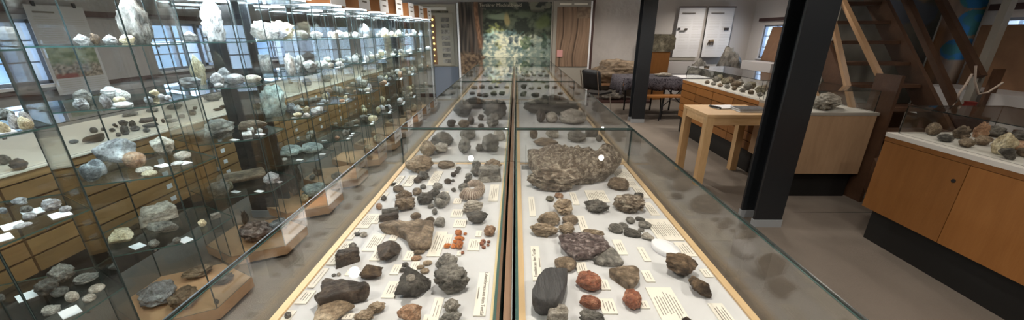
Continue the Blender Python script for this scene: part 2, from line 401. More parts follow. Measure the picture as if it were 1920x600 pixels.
# ------------------------------------------------------------------ room
XL, XR, YB, YF, ZC = -4.8, 5.65, 9.3, -1.6, 2.75
struct('floor', MB().box((XL, YF, -.1), (XR, YB, 0), 'floor'))
t = MB()
for y in (3.0, 5.9): t.box((2.55, y, .0002), (XR, y + .006, .0012), 'rubber')
struct('trim_1', t)                                    # carpet seams
struct('ceiling', MB().box((XL, YF, ZC), (XR, YB, ZC + .1), 'ceiling'))
struct('wall_back', MB().box((XL, YB, 0), (XR, YB + .15, ZC), 'wall'))
struct('wall_front', MB().box((XL, YF - .15, 0), (XR, YF, ZC), 'wall'))
def side_wall(name, x0, x1, wins, z0, z1, m):
    mb = MB(); y = YF
    for a, b in wins:
        mb.box((x0, y, 0), (x1, a, ZC), m); mb.box((x0, a, 0), (x1, b, z0), m); mb.box((x0, a, z1), (x1, b, ZC), m); y = b
    mb.box((x0, y, 0), (x1, YB, ZC), m); struct(name, mb)
WL = [(2.6, 3.80), (4.96, 5.75), (7.0, 7.9)]; WR = [(3.4, 4.6), (8.0, 8.85)]
side_wall('wall_left', XL - .3, XL, WL, 1.06, 1.68, 'wall_shaded')
side_wall('wall_right', XR, XR + .3, WR, 1.0, 1.72, 'wall')
def window(i, xin, sgn, a, b, z0, z1, open_sash=False):
    fr = MB(); x0, x1 = (xin + sgn * .03, xin + sgn * .09)
    x0, x1 = min(x0, x1), max(x0, x1); w = .034
    fr.box((x0, a, z0), (x1, b, z0 + w), 'winframe').box((x0, a, z1 - w), (x1, b, z1), 'winframe')
    m_ = (a + b) / 2
    for y in (a, m_ - w / 2, b - w): fr.box((x0, y, z0), (x1, y + w, z1), 'winframe')
    for k in (1, 2): fr.box((x0 + .02, a, z0 + (z1 - z0) * k / 3), (x0 + .04, b, z0 + (z1 - z0) * k / 3 + .014), 'winframe')
    o = struct('window_%d' % i, fr)
    g = MB().box((x0 + .025, a + w, z0 + w), (x0 + .031, b - w, z1 - w), 'glass'); part('window_pane', g, o)
    s = MB().box((min(xin, xin + sgn * .3) - (.05 if sgn > 0 else 0), a - .03, z0 - .03), (max(xin, xin + sgn * .3) + (.05 if sgn < 0 else 0), b + .03, z0), 'whitebox')
    part('window_sill', s, o)
    if open_sash:      # casement swung into the room
        s = MB(); h = (b, xin - sgn * .02); yy = b + .02; L_ = (b - a) / 2
        s.box((xin + .02, b - .02, z0 + .02), (xin + .02 + L_, b + .02, z0 + .06), 'winframe').box((xin + .02, b - .02, z1 - .06), (xin + .02 + L_, b + .02, z1 - .02), 'winframe')
        s.box((xin + .02, b - .02, z0 + .02), (xin + .06, b + .02, z1 - .02), 'winframe').box((xin - .02 + L_, b - .02, z0 + .02), (xin + .02 + L_, b + .02, z1 - .02), 'winframe')
        part('window_sash', s, o); part('window_pane', MB().box((xin + .06, b - .003, z0 + .06), (xin - .02 + L_, b + .003, z1 - .06), 'glass'), o)
    return o
for i, (a, b) in enumerate(WL): window(i + 1, XL, -1, a, b, 1.06, 1.68, i == 1)
for i, (a, b) in enumerate(WR): window(i + 4, XR, 1, a, b, 1.0, 1.72)
struct('trim_2', MB().box((XL, YF, 1.72), (XL + .03, YB, 1.78), 'walltrim'))
struct('trim_3', MB().box((XL, YF, .985), (XL + .03, YB, 1.03), 'walltrim'))
struct('trim_4', MB().box((XR - .05, 3.0, 1.80), (XR, 4.7, 1.87), 'walltrim'))
struct('trim_5', MB().box((XR - .05, 7.9, 1.80), (XR, 9.0, 1.87), 'walltrim'))
struct('baseboard_back', MB().box((XL, YB - .02, 0), (XR, YB, .09), 'walltrim'))
def ibeam(x0, y0, name, label):
    t = thing(name, label, 'pillar', (x0 + .115, y0 + .1, 0), 'black steel pillars')
    b = MB(); b.box((x0, y0, .07), (x0 + .23, y0 + .022, ZC), 'pillar'); b.box((x0, y0 + .178, .07), (x0 + .23, y0 + .2, ZC), 'pillar')
    b.box((x0 + .1, y0 + .022, .07), (x0 + .13, y0 + .178, ZC), 'pillar'); part('steel_beam', b, t)
    f = MB()
    for y in (y0 - .006, y0 + .172): f.box((x0 - .006, y, 0), (x0 + .236, y + .034, .068), 'foot')
    part('base_shoe', f, t); return t
ibeam(2.01, 2.73, 'steel_pillar', 'thick black steel pillar in front of the light wood table, grey shoes on the carpet')
ibeam(2.12, 6.52, 'steel_pillar', 'black steel pillar beside the far dark-clothed table')
ibeam(-2.33, 2.86, 'steel_pillar', 'black steel pillar behind the hexagonal glass towers, nearer of the two on that side')
ibeam(-2.33, 6.5, 'steel_pillar', 'black steel pillar behind the far glass towers')
# ------------------------------------------------------------------ middle display cases
ZB, ZG = .85, 1.055
def card_mesh(mb, x0, y0, x1, y1, z, m, lines=None, seed=0, axis='y'):
    mb.box((x0, y0, z), (x1, y1, z + .0035), m); r = random.Random(seed)
    w, l = x1 - x0, y1 - y0; n = lines if lines is not None else max(1, int(w / .0075) - 1)
    for i in range(n):
        if axis == 'y':
            x = x0 + w * (i + 1.2) / (n + 1.4); a, b = y0 + l * r.uniform(.14, .3), y0 + l * r.uniform(.68, .88)
            mb.box((x, a, z + .0036), (x + min(.0017, w * .05), b, z + .0040), 'ink')
    return mb
def glass_case(i, side, x0, x1, y0, y1):
    places = ['nearest', 'second', 'third', 'farthest']
    t = thing('display_case', '%s of the four glass-topped cases in the %s middle row' % (places[i], side), 'display case', ((x0 + x1) / 2, (y0 + y1) / 2, 0), 'glass-topped middle cases')
    part('plinth', MB().box((x0 + .06, y0 + .02, 0), (x1 - .06, y1 - .02, .1), 'plinth'), t)
    part('cabinet_body', MB().box((x0, y0, .1), (x1, y1, .80), 'rail_brown'), t)
    part('display_bed', MB().box((x0 + .0265, y0 + .01, .8005), (x1 - (.02 if side == 'left' else .0265), y1 - .019, ZB), 'bed'), t)
    r = MB(); w = .026; z = ZB + .006
    if side == 'left':
        r.box((x0 + .005, y0, .80), (x0 + w, y1, z), 'beech')
        part('edge_strip', MB().box((x1 - .019, y0, .80), (x1 - .011, y1, z), 'yellowstrip'), t)
        part('green_strip', MB().box((x1 - .010, y0, .80), (x1 - .001, y1, z), 'greenstrip'), t)
        part('brown_rail', MB().box((x1 + .015, y0, .80), (x1 + .035, y1, z + .004), 'rail_brown'), t)
        part('grey_rail', MB().box((x1 + .0355, y0, .80), (x1 + .038, y1, z + .004), 'edge_white'), t)
        xs = (x0 - .008, x1 + .004)
    else:
        r.box((x1 - w, y0, .80), (x1 - .005, y1, z), 'beech'); r.box((x0 + .008, y0, .80), (x0 + .028, y1, z), 'beech')
        xs = (x0 + .001, x1 + .004)
    r.box((x0 + .02, y1 - .018, .80), (x1 - .02, y1 - .004, ZB + .003), 'beech')
    part('frame_rail', r, t)
    for x in xs: part('side_pane', MB().box((x, y0, .80), (x + .006, y1, ZG - .006), 'glass', 'edge'), t)
    part('end_pane', MB().box((xs[0] + .007, y1 - .008, ZB), (xs[1] - .001, y1 - .002, ZG - .006), 'glass', 'edge_dark'), t)
    part('top_pane', MB().box((xs[0], y0, ZG - .0055), (xs[1] + .006, y1, ZG), 'glass', 'edge'), t)
    s = MB()
    s.box((xs[0] - .001, y1 + .0004, ZG - .013), (xs[1] + .007, y1 + .009, ZG + .001), 'rubber')
    for x in (xs[0] - .001, xs[1] - .001): s.box((x, y1 + .0004, ZB), (x + .008, y1 + .009, ZG - .0131), 'rubber')
    ox = xs[0] - .0015 if side == 'left' else xs[1] + .0035
    s.box((ox, y0, ZG - .010), (ox + .004, y1, ZG + .0006), 'edge_dark')
    part('corner_seal', s, t); return t
for i in range(4):
    ya, yb = -.13 + 2.085 * i, 1.945 + 2.085 * i
    glass_case(i, 'left', -.635, -.045, ya, yb); glass_case(i, 'right', .0, .635, ya, yb)
    # gap between the rows is left open
a = MB(); a.box((.055, 1.86, ZB), (.06, 1.90, ZB + .12), 'acrylic').box((.035, 1.84, ZB + .0), (.085, 1.9, ZB + .003), 'acrylic')
tag(a.build('acrylic_stand'), 'clear acrylic stand at the far left corner of the near right case', 'stand')
# ------------------------------------------------------------------ specimens in the near left case
NL = ' in the near left case'
L1 = [
 ((762, 290, 815, 325), 'rugged', 'tan', 'big tan sandy rock at the far left corner', .55),
 ((783, 321, 806, 340), 'lump', 'dgrey', 'dark grey lobed stone just before the big tan rock', .6), ((776, 332, 792, 345), 'lump', 'dark', 'small black knob touching the dark lobed stone', .7),
 ((738, 348, 758, 363), 'pebble', 'brown', 'grey-brown oval stone with a crack, near the wood rail', .6),
 ((715, 366, 726, 378), 'rugged', 'dgrey', 'tiny dark nub near the left wood rail', .6), ((706, 381, 718, 395), 'pebble', 'rusty', 'small pinkish cube-like stone close to the left rail', .8),
 ((742, 358, 775, 379), 'rugged', 'brown', 'crumpled brown fossil behind a rounded one', .6), ((741, 371, 781, 399), 'lump', 'brown', 'rounded brown-grey boulder-like stone before a crumpled one', .65),
 ((774, 352, 792, 368), 'lump', 'brown', 'small tan-brown lump behind the glossy dark stones', .6), ((788, 346, 800, 356), 'pebble', 'dgrey', 'small dark oval beside a tan-brown lump', .6),
 ((783, 362, 815, 387), 'cluster', 'dgrey', 'glossy dark knobbly stone', .7), ((802, 383, 814, 392), 'pebble', 'grey', 'small grey bead before the glossy dark stone', .6),
 ((811, 343, 831, 358), 'cluster', 'grey', 'knobbly grey stone behind the ring-shaped shell', .6), ((803, 354, 826, 372), 'rugged', 'dgrey', 'dark lump between glossy stone and ring-shaped shell', .6),
 ((815, 362, 846, 393), 'ring', 'grey', 'broken grey ring-shaped shell', .45),
 ((824, 297, 856, 313), 'shell', 'brown', 'brown open shell near the end pane', .4),
 ((833, 336, 847, 346), 'pebble', 'dark', 'black ball, nearest of the dark row', .75), ((846, 336, 853, 342), 'pebble', 'dgrey', 'tiny stem-like stone beside a black ball', .6),
 ((845, 323, 856, 333), 'pebble', 'dark', 'black ball in the middle of the dark row', .75), ((852, 319, 862, 327), 'pebble', 'dgrey', 'dark grey ball at the dark row', .7), ((855, 313, 865, 321), 'pebble', 'dgrey', 'farthest ball of the dark row', .75),
 ((846, 352, 855, 361), 'lump', 'dgrey', 'tiny dark pair-shaped nub between ring shell and pebbly stone', .6),
 ((869, 336, 885, 348), 'cluster', 'dgrey', 'nearest knob of the grey column of fossils', .8), ((872, 326, 886, 338), 'lump', 'grey', 'second knob of the grey column of fossils', .8),
 ((882, 312, 901, 334), 'cluster', 'grey', 'large knot in the grey column of fossils', .7), ((886, 300, 903, 316), 'lump', 'grey', 'farthest knot of the grey column of fossils', .7),
 ((859, 344, 880, 362), 'lump', 'grey', 'pebbly grey stone left of the ribbed spiral', .7),
 ((903, 315, 946, 343), 'block', 'grey', 'grey-green blocky stone near the middle divide', .6),
 ((913, 290, 946, 317), 'spiky', 'brown', 'spiky brown rock behind the grey-green block', .6),
 ((867, 379, 907, 404), 'layered', 'pale', 'pale grey layered stone before the ribbed spiral', .6),
 ((875, 399, 916, 425), 'angular', 'dgrey', 'dark grey craggy stone before a pale layered one', .6),
 ((908, 422, 931, 447), 'lump', 'rusty', 'rounded orange-tan stone near the middle divide', .8),
 ((717, 391, 749, 405), 'cyl', 'dgrey', 'dark grey cylinder fossil, farther of two', .42), ((712, 401, 749, 416), 'cyl', 'dark', 'blackish cylinder fossil, nearer of two', .42),
 ((770, 399, 791, 413), 'pebble', 'brown', 'brown oval stone behind the large flat slab', .55),
 ((810, 391, 821, 404), 'lump', 'grey', 'small grey cube-like stone', .8), ((795, 404, 816, 420), 'angular', 'brown', 'brown wedge behind the slab, right end', .6), ((814, 409, 836, 428), 'angular', 'grey', 'grey pyramid-like stone right of the slab', .7),
 ((711, 451, 757, 495), 'angular', 'dark', 'pointed dark brown rock below the slab', .6),
 ((629, 469, 679, 499), 'block', 'dark', 'dark rock with white glints near the left rail', .55),
 ((675, 494, 724, 530), 'angular', 'dbrown', 'brown craggy rock behind the long dark bone', .5),
 ((665, 434, 678, 444), 'angular', 'dgrey', 'small dark chip between two cards', .4), ((675, 434, 690, 447), 'rugged', 'pale', 'small pale chip beside a dark chip', .4),
 ((655, 455, 670, 467), 'pebble', 'grey', 'small grey stone behind the glinting dark rock', .6),
 ((776, 467, 798, 479), 'pebble', 'brown', 'brown oval pebble, top left of five', .4), ((771, 479, 792, 491), 'pebble', 'rusty', 'pinkish oval pebble, lower left of five', .4),
 ((793, 488, 811, 500), 'pebble', 'tan', 'tan oval pebble, right of five', .4), ((781, 497, 797, 506), 'pebble', 'tan', 'small tan oval pebble in the middle of five', .4), ((788, 503, 806, 515), 'pebble', 'tan', 'tan oval pebble nearest the dark shell-bearing rock', .4),
 ((754, 492, 767, 503), 'lump', 'dgrey', 'small grey-violet nub, farther of two', .5), ((749, 502, 763, 512), 'lump', 'dgrey', 'small grey-violet nub, nearer of two', .5),
 ((742, 508, 813, 563), 'angular', 'dgrey', 'dark angular rock holding one white shell', .62),
 ((817, 476, 862, 520), 'rugged', 'grey', 'knobbly grey rock behind the biggest boulder-like one', .6),
 ((816, 500, 884, 558), 'rugged', 'grey', 'biggest knobbly grey rock with an ochre patch', .72),
 ((831, 558, 865, 592), 'spiky', 'pale', 'pale grey peaked shell with ochre tip', .85), ((824, 585, 868, 612), 'lump', 'grey', 'grey lump at the near edge under the peaked shell', .5),
 ((747, 571, 796, 612), 'angular', 'rusty', 'broken orange-brown rock at the near edge', .6),
 ((688, 565, 727, 592), 'rugged', 'tan', 'tan woody stone, farther of two joined', .5), ((664, 578, 706, 612), 'rugged', 'tan', 'tan woody stone, nearer of two joined', .55),
 ((535, 584, 549, 600), 'lump', 'grey', 'small grey coiled stone on a card at the near left', .8),
 ((622, 513, 631, 520), 'pebble', 'grey', 'tiny grey bit in a clear box, left of two', .5), ((632, 511, 640, 519), 'pebble', 'pale', 'tiny pale bit in a clear box, right of two', .5),
]
for bb, k, m, d, hf in L1: rock_px(bb, ZB, k, m, d, hf, where=NL, name='fossil' if k in ('ring', 'shell', 'cyl', 'cluster') else 'rock')
c, d, a = fit((863, 346, 912, 384), ZB, .42)
mb = MB(); n = 420; k = 20; V = []; FM = []
for i in range(n):
    t = i / (n - 1); an = radians(140 - 285 * t); rr = .30 + .26 * t; w = .17 + .23 * t ** .8; g = (sin(t * 2 * pi * 27) + 1) / 2; w *= 1 - .16 * (1 - g) ** 2
    if t > .985: w *= 1 - (t - .985) * 18
    for q in range(k):
        b_ = 2 * pi * q / k; V.append(((rr + w * cos(b_)) * cos(an), (rr + w * cos(b_)) * sin(an), .42 + w * sin(b_) * .95)); 
    FM.append('rib_groove' if g < .2 else 'peach')
rk('rib_groove', (.2, .14, .11), (.36, .26, .2), (.46, .36, .3), bump=.1)
for m in ('peach', 'rib_groove'):
    mb.add(V, [(i * k + q, i * k + (q + 1) % k, (i + 1) * k + (q + 1) % k, (i + 1) * k + q) for i in range(n - 1) for q in range(k) if FM[i] == m], m, True)
mb.add(V[:k], [list(range(k))[::-1]], 'peach', True); mb.add(V[(n - 1) * k:], [list(range(k))], 'rib_groove', True)
me = mb.mesh('ammonite_fossil'); o = bpy.data.objects.new('ammonite_fossil', me); C.objects.link(o); s_ = d[0] * .66
o.location = (c.x, c.y + .012, ZB + .001); o.scale = (s_, s_, s_ * 1.0); zmin = min(v[2] for v in V); ti = radians(28); zmin = min(v[1] * sin(ti) + v[2] * cos(ti) for v in V); o.location.z = ZB + .0012 - zmin * s_; o.rotation_euler = (ti, 0, 0)
tag(o, 'pale ribbed coiled ammonite with brown grooves in the near left case', 'fossil'); PLACED.append((c.x, c.y, ZB, 'pale ribbed coiled ammonite'))
rock_px((590, 562, 656, 622), ZB, 'cone', 'tan', 'tan horn-shaped fossil at the near edge', .4, cat='fossil', name='horn_fossil', where=NL, j=3, rz=-2.3)
outline_rock([(710, 420), (718, 413), (752, 413), (790, 409), (812, 416), (812, 425), (808, 452), (789, 460), (768, 455), (760, 436), (742, 428), (722, 424)], ZB, .035, 'brown', 'large flat grey-brown slab with a notched edge', NL, dome=.1, rough=.22, name='stone_slab', seed=3, inset=.08)
outline_rock([(588, 553), (602, 544), (604, 526), (612, 522), (640, 524), (668, 527), (690, 531), (692, 540), (672, 545), (640, 551), (612, 560), (594, 562)], ZB, .045, 'dark', 'long dark brown bone-like fossil lying across', NL, dome=.1, rough=.2, name='bone_fossil', seed=5, inset=.2)
P = atz(770, 522, ZB + .075); put('shell', 2, 'pale', (P.x, P.y, ZB + .072), (.026, .028, .013), .3, 'small white shell set in the dark angular rock' + NL, 'fossil', name='shell_fossil')
for k, (bb, d) in enumerate([((853, 430, 867, 444), 'farthest amber lump, deep orange'), ((869, 436, 876, 442), 'tiny square amber bead set apart to the right'), ((852, 443, 869, 451), 'flat yellow-orange amber piece in the heap'), ((832, 456, 846, 467), 'amber chip at the left end of the heap'), ((846, 456, 856, 468), 'amber piece at the near left of the heap'), ((855, 450, 870, 470), 'largest amber piece at the near right of the heap'), ((849, 450, 858, 458), 'small amber piece in the middle of the heap'), ((863, 444, 871, 452), 'small amber piece at the right of the heap')]):
    rock_px(bb, ZB, 'lump', 'amber', d, .6, cat='amber', group='amber pieces in the near left case', name='amber_piece', where=NL)
for k, (bb, d) in enumerate([((901, 449, 911, 458), 'largest dark red pebble'), ((899, 453, 908, 462), 'dark red pebble at the left of its group'), ((913, 451, 920, 457), 'tiny dark red pebble on the right, farther'), ((912, 457, 918, 463), 'tiny dark red pebble on the right, nearer'), ((903, 461, 911, 468), 'nearest dark red pebble of the group'), ((864, 471, 871, 478), 'single dark red pebble beside a tiny card')]):
    rock_px(bb, ZB, 'pebble', 'red', d, .7, group='dark red pebbles in the near left case', name='pebble', where=NL)
# ------------------------------------------------------------------ near right case
NR = ' in the near right case'
L2 = [
 ((986, 316, 1090, 365), 'rugged', 'speck', 'large rough brown conglomerate before the biggest block', .5),
 ((1023, 368, 1039, 380), 'lump', 'moss', 'small green-grey stone behind the grooved tan one', .5), ((1039, 362, 1056, 375), 'lump', 'rusty', 'small reddish stone behind the grooved tan one', .5),
 ((1036, 373, 1073, 408), 'layered', 'tan', 'grooved tan stone with a pale band', .65),
 ((1006, 391, 1050, 426), 'angular', 'tan', 'angular tan-grey stone, left of the flint group', .6),
 ((1053, 404, 1084, 424), 'pebble', 'brown', 'smooth brown stone, right of the flint group', .6), ((1046, 417, 1077, 444), 'rugged', 'tan', 'rough ochre stone, near right of the flint group', .55),
 ((992, 420, 1047, 448), 'rugged', 'tan', 'long hollowed tan stone, nearest of the flint group', .5),
 ((1092, 372, 1142, 404), 'spiky', 'dgrey', 'jagged dark grey rock with a point', .5),
 ((1145, 363, 1207, 404), 'rugged', 'speck', 'big glittering brown rock', .5), ((1187, 361, 1206, 375), 'lump', 'dgrey', 'small dark round stone behind the glittering rock', .6),
 ((1137, 335, 1178, 360), 'lump', 'brown', 'brown two-lobed stone behind the glittering rock', .6),
 ((1139, 419, 1168, 439), 'shell', 'grey', 'grey shell, leftmost of the shell group', .5), ((1157, 417, 1178, 431), 'shell', 'grey', 'grey shell behind the leftmost one', .5),
 ((1171, 406, 1190, 422), 'cluster', 'grey', 'knobby grey shell with a glint, rear of the shell group', .6), ((1168, 429, 1202, 447), 'shell', 'dgrey', 'long dark shell in the middle of the shell group', .45),
 ((1190, 407, 1209, 416), 'shell', 'dgrey', 'thin dark shell at the far side of the shell group', .4), ((1195, 415, 1221, 430), 'lump', 'grey', 'grey shell at the right of the shell group', .5),
 ((1195, 428, 1208, 436), 'lump', 'grey', 'smallest shell of the shell group', .5), ((1200, 437, 1226, 453), 'angular', 'pale', 'whitish shell nearest in the shell group', .6),
 ((1038, 482, 1080, 514), 'pebble', 'brown', 'brown mottled stone behind the black petrified block', .5),
 ((1077, 510, 1126, 552), 'lump', 'red', 'polished red-brown stone, farther of two', .65), ((1084, 555, 1126, 584), 'lump', 'red', 'dull red-brown stone, nearer of two', .55),
 ((1023, 574, 1064, 615), 'block', 'pale', 'pale fluted petrified wood at the near edge', .7), ((1083, 581, 1132, 615), 'lump', 'grey', 'grey scaly stone at the near edge', .6),
 ((1163, 543, 1200, 586), 'lump', 'red', 'smooth orange-red stone with a hole', .8),
 ((1240, 479, 1302, 529), 'angular', 'dbrown', 'larger dark brown craggy rock, left of two', .7), ((1283, 516, 1332, 561), 'angular', 'dbrown', 'smaller dark brown craggy rock, right of two', .75),
 ((1275, 594, 1300, 612), 'angular', 'dark', 'dark chip on the big text sheet at the near edge', .5),
]
for bb, k, m, d, hf in L2: rock_px(bb, ZB, k, m, d, hf, where=NR, name='fossil' if k in ('shell', 'cluster') else 'rock')
# biggest block, standing near the end pane
outline_rock([(992, 297), (992, 272), (1010, 262), (1060, 262), (1120, 264), (1158, 272), (1166, 290), (1150, 306), (1110, 312), (1060, 316), (1020, 314)], ZB, .105, 'speck', 'biggest conglomerate block by the end pane', NR, dome=.12, rough=.35, name='conglomerate_block', seed=9, inset=.18)
outline_rock([(1049, 452), (1053, 443), (1075, 439), (1098, 438), (1132, 441), (1144, 452), (1143, 462), (1120, 474), (1085, 479), (1068, 475)], ZB, .028, 'plum', 'glossy purplish-brown slab', NR, dome=.15, rough=.35, name='stone_slab', seed=12, inset=.12)
outline_rock([(1112, 484), (1127, 472), (1148, 462), (1158, 474), (1170, 490), (1150, 491), (1130, 490)], ZB, .022, 'grey', 'smooth pale grey wedge-shaped plate', NR, dome=.05, rough=.08, name='stone_plate', seed=14, inset=.1)
outline_rock([(1142, 505), (1155, 500), (1190, 497), (1199, 505), (1198, 520), (1188, 530), (1180, 532), (1165, 522)], ZB, .028, 'brown', 'triangular brown-grey plate with a bumpy face', NR, dome=.05, rough=.15, name='stone_plate', seed=16, inset=.06)
outline_rock([(1010, 514), (1020, 502), (1032, 499), (1064, 501), (1064, 520), (1058, 540), (1044, 562), (1010, 561), (998, 553), (998, 540)], ZB, .062, 'petrified', 'black petrified wood block with slanted faces', NR, dome=.02, rough=.04, name='petrified_wood', seed=18, inset=.16)
rock_px((1090, 430, 1133, 448), ZB, 'lump', 'tan', 'tan stone half hidden behind the purplish slab', .4, where=NR)
d = atz(1247, 471, ZB); mb = MB(); mb.lathe((0, 0, 0), [(.001, 0), (.047, 0), (.05, .008), (.05, .018), (.044, .021), (.030, .020), (.022, .027), (.010, .024), (.001, .026)], 'paper_white', 32)
me = mb.mesh('plaster_disc'); o = bpy.data.objects.new('plaster_disc', me); C.objects.link(o); o.location = (d.x, d.y, ZB + .001); o.scale = (.72, 1.05, 1); o.rotation_euler = (0, 0, .5)
tag(o, 'white oval plaster cast disc with a raised fossil' + NR, 'cast'); PLACED.append((d.x, d.y, ZB, 'white oval plaster cast'))
for key, ob in SURF.items():
    sgn = key[1]; relax(ob, lambda x, y, o: ((.03 < x - .45 * o.scale.x and x + .45 * o.scale.x < .605) if sgn else (-.608 < x - .45 * o.scale.x and x + .45 * o.scale.x < -.068)) and y + .45 * o.scale.y < 1.92, k=.36, it=8)
# ------------------------------------------------------------------ second pair of cases, behind the end panes
L3 = [
 ((772, 266, 804, 297), 'rugged', 'tan', 'tan rock at the near left corner'), ((808, 244, 851, 276), 'angular', 'grey', 'broad grey-brown rock'), ((815, 268, 841, 290), 'lump', 'pale', 'round pale stone before the broad rock'),
 ((862, 243, 893, 266), 'lump', 'grey', 'pale grey lump, farther of a stack'), ((860, 262, 884, 290), 'cluster', 'grey', 'grey knotted stone, nearer of a stack'), ((904, 254, 936, 290), 'lump', 'dgrey', 'dark round stone with a knob'), ((892, 270, 908, 286), 'lump', 'dgrey', 'small dark knob beside the round stone'),
 ((850, 192, 888, 222), 'rugged', 'dgrey', 'dark forked rock at the left'), ((864, 186, 914, 206), 'rugged', 'dgrey', 'dark boulder at the far end'), ((917, 190, 960, 226), 'lump', 'dgrey', 'big dark mushroom-shaped rock'), ((904, 194, 924, 210), 'pebble', 'dgrey', 'dark ball beside the mushroom-shaped rock'),
 ((838, 224, 856, 240), 'lump', 'dark', 'black knob near the left rail'), ((858, 226, 882, 240), 'rugged', 'brown', 'brown knotted stone before the forked rock'), ((877, 220, 890, 235), 'pebble', 'dark', 'black ball in the middle'), ((896, 215, 908, 227), 'lump', 'dark', 'small black branched nub'), ((912, 216, 936, 240), 'rugged', 'grey', 'pale grey crumb-like rock'), ((896, 232, 908, 242), 'lump', 'dark', 'small black nub near the end pane'), ((928, 244, 950, 266), 'shell', 'pale', 'thin cream plate by the divide')]
for bb, k, m, d in L3: rock_px(bb, ZB, k, m, d, .6, where=' in the second left case', group='specimens in the second left case', sub=4)
L4 = [
 ((990, 184, 1092, 218), 'rugged', 'dgrey', 'huge dark boulder across the far end'), ((1022, 212, 1046, 232), 'pebble', 'pale', 'round pale grooved stone'), ((1005, 208, 1022, 232), 'spiky', 'dark', 'black curled horn-like piece'), ((1062, 208, 1114, 236), 'lump', 'pale', 'large pale oval stone'),
 ((1022, 242, 1048, 262), 'layered', 'pale', 'pale ridged stone before the round one'), ((1062, 246, 1100, 270), 'layered', 'grey', 'wrinkled grey stone'), ((1095, 244, 1121, 258), 'block', 'dgrey', 'flat dark stone'), ((1117, 255, 1130, 267), 'pebble', 'dgrey', 'dark ball by the right rail'), ((993, 244, 1008, 262), 'pebble', 'brown', 'brown ball at the left edge'), ((998, 260, 1046, 276), 'rugged', 'brown', 'long brown ridge-like rock')]
for bb, k, m, d in L4: rock_px(bb, ZB, k, m, d, .5, where=' in the second right case', group='specimens in the second right case', sub=4)
for side, (x0, x1) in (('left', (-.58, -.09)), ('right', (.06, .58))):
    for ci, ya in ((2, 4.08), (3, 6.17)):
        P = []
        for q in range(14 if ci == 2 else 10):
            r, c = divmod(q, 5); P.append((x0 + (c + .5 + R_.uniform(-.25, .25)) * (x1 - x0) / 5, ya + .2 + r * .6 + R_.uniform(-.1, .1)))
        for q, (x, y) in enumerate(sorted(P, key=lambda p: round(p[1] / .6) * 10 + p[0])):
            s = R_.uniform(.06, .1); m = R_.choice(['dgrey', 'grey', 'brown', 'dark', 'tan'])
            put(R_.choice(['lump', 'rugged', 'angular', 'pebble']), R_.randint(0, 5), m, (x, y, ZB + .0006), (s, s * R_.uniform(.7, 1), s * R_.uniform(.4, .7)), R_.uniform(0, 6), 'small %s stone, %s along the bed of the %s %s case' % (dict(dgrey='dark grey', dark='black').get(m, m), ORD[q + 1], 'third' if ci == 2 else 'farthest', side), 'rock', 'small stones in the %s %s case' % ('third' if ci == 2 else 'farthest', side), sub=3)
# ------------------------------------------------------------------ text cards of the near cases
USED = {}
def uniq(lbl):
    USED[lbl] = USED.get(lbl, 0) + 1
    return USED[lbl] == 1
def near_phrase(x, y, z):
    c = sorted([p for p in PLACED if abs(p[2] - z) < .02], key=lambda p: (p[0] - x) ** 2 + (p[1] - y) ** 2)
    for p in c[:8]:
        dx, dy = p[0] - x, p[1] - y
        w = ('left of' if dx > 0 else 'right of') if abs(dx) > abs(dy) else ('before' if dy > 0 else 'behind')
        s = p[3].split(',')[0].split(' in the ')[0]
        s = ' '.join(s.split()[:8]); yield '%s the %s' % (w, s)
CARDS = [(544, 574, 571, 546), (565, 588, 541, 504), (522, 541, 604, 584), (603, 628, 498, 475), (621, 650, 471, 454), (641, 660, 450, 431), (660, 690, 429, 402), (695, 708, 420, 402), (678, 704, 472, 440), (692, 712, 490, 469),
 (714, 739, 560, 529), (730, 746, 516, 498), (755, 771, 490, 472), (767, 781, 508, 492), (800, 824, 482, 436), (829, 842, 465, 441), (844, 866, 408, 394), (849, 872, 427, 413), (891, 902, 445, 434), (876, 898, 471, 450), (856, 864, 481, 472), (849, 864, 383, 373),
 (915, 933, 378, 347), (800, 819, 612, 560), (720, 745, 350, 331), (752, 771, 350, 330), (800, 818, 348, 322), (697, 712, 375, 362), (640, 660, 600, 598), (706, 716, 350, 344), (790, 806, 612, 592), (646, 662, 518, 503), (728, 742, 452, 432), (822, 836, 372, 360), (842, 852, 316, 306),
 (993, 1005, 406, 370), (1075, 1087, 385, 362), (1090, 1105, 436, 406), (1105, 1144, 380, 358), (1128, 1145, 545, 526), (1130, 1159, 590, 562), (1083, 1103, 513, 493), (1160, 1178, 479, 451), (1208, 1221, 491, 465), (1235, 1284, 452, 412), (1222, 1238, 405, 381), (1212, 1229, 530, 509), (1200, 1219, 580, 566), (1246, 1300, 612, 541), (1355, 1384, 612, 571), (1282, 1317, 482, 456), (1322, 1338, 521, 506), (1160, 1195, 338, 318), (1200, 1222, 372, 352), (1180, 1198, 352, 340)]
for i, (u0, u1, vn, vf) in enumerate(CARDS):
    a = atz(u0, vn, ZB); b = atz(u1, vn, ZB); f = atz((u0 + u1) / 2, vf, ZB); x0, x1, y0, y1 = a.x, b.x, a.y, max(f.y, a.y + .02)
    if x0 < 0: x0 = max(x0, -.603); x1 = min(x1, -.078)
    else: x1 = min(x1, .603)
    if x1 - x0 < .012: x1 = x0 + .02
    mb = MB(); card_mesh(mb, x0, y0, x1, y1, ZB + .0004 + (i % 5) * .0001, 'paper', seed=i)
    o = mb.build('text_card'); big = (x1 - x0) * (y1 - y0)
    for ph in near_phrase((x0 + x1) / 2, (y0 + y1) / 2, ZB):
        l = ('large printed sheet ' if big > .007 else 'cream text card ') + ph
        if uniq(l): break
    tag(o, l, 'card', 'printed cards in the near cases')
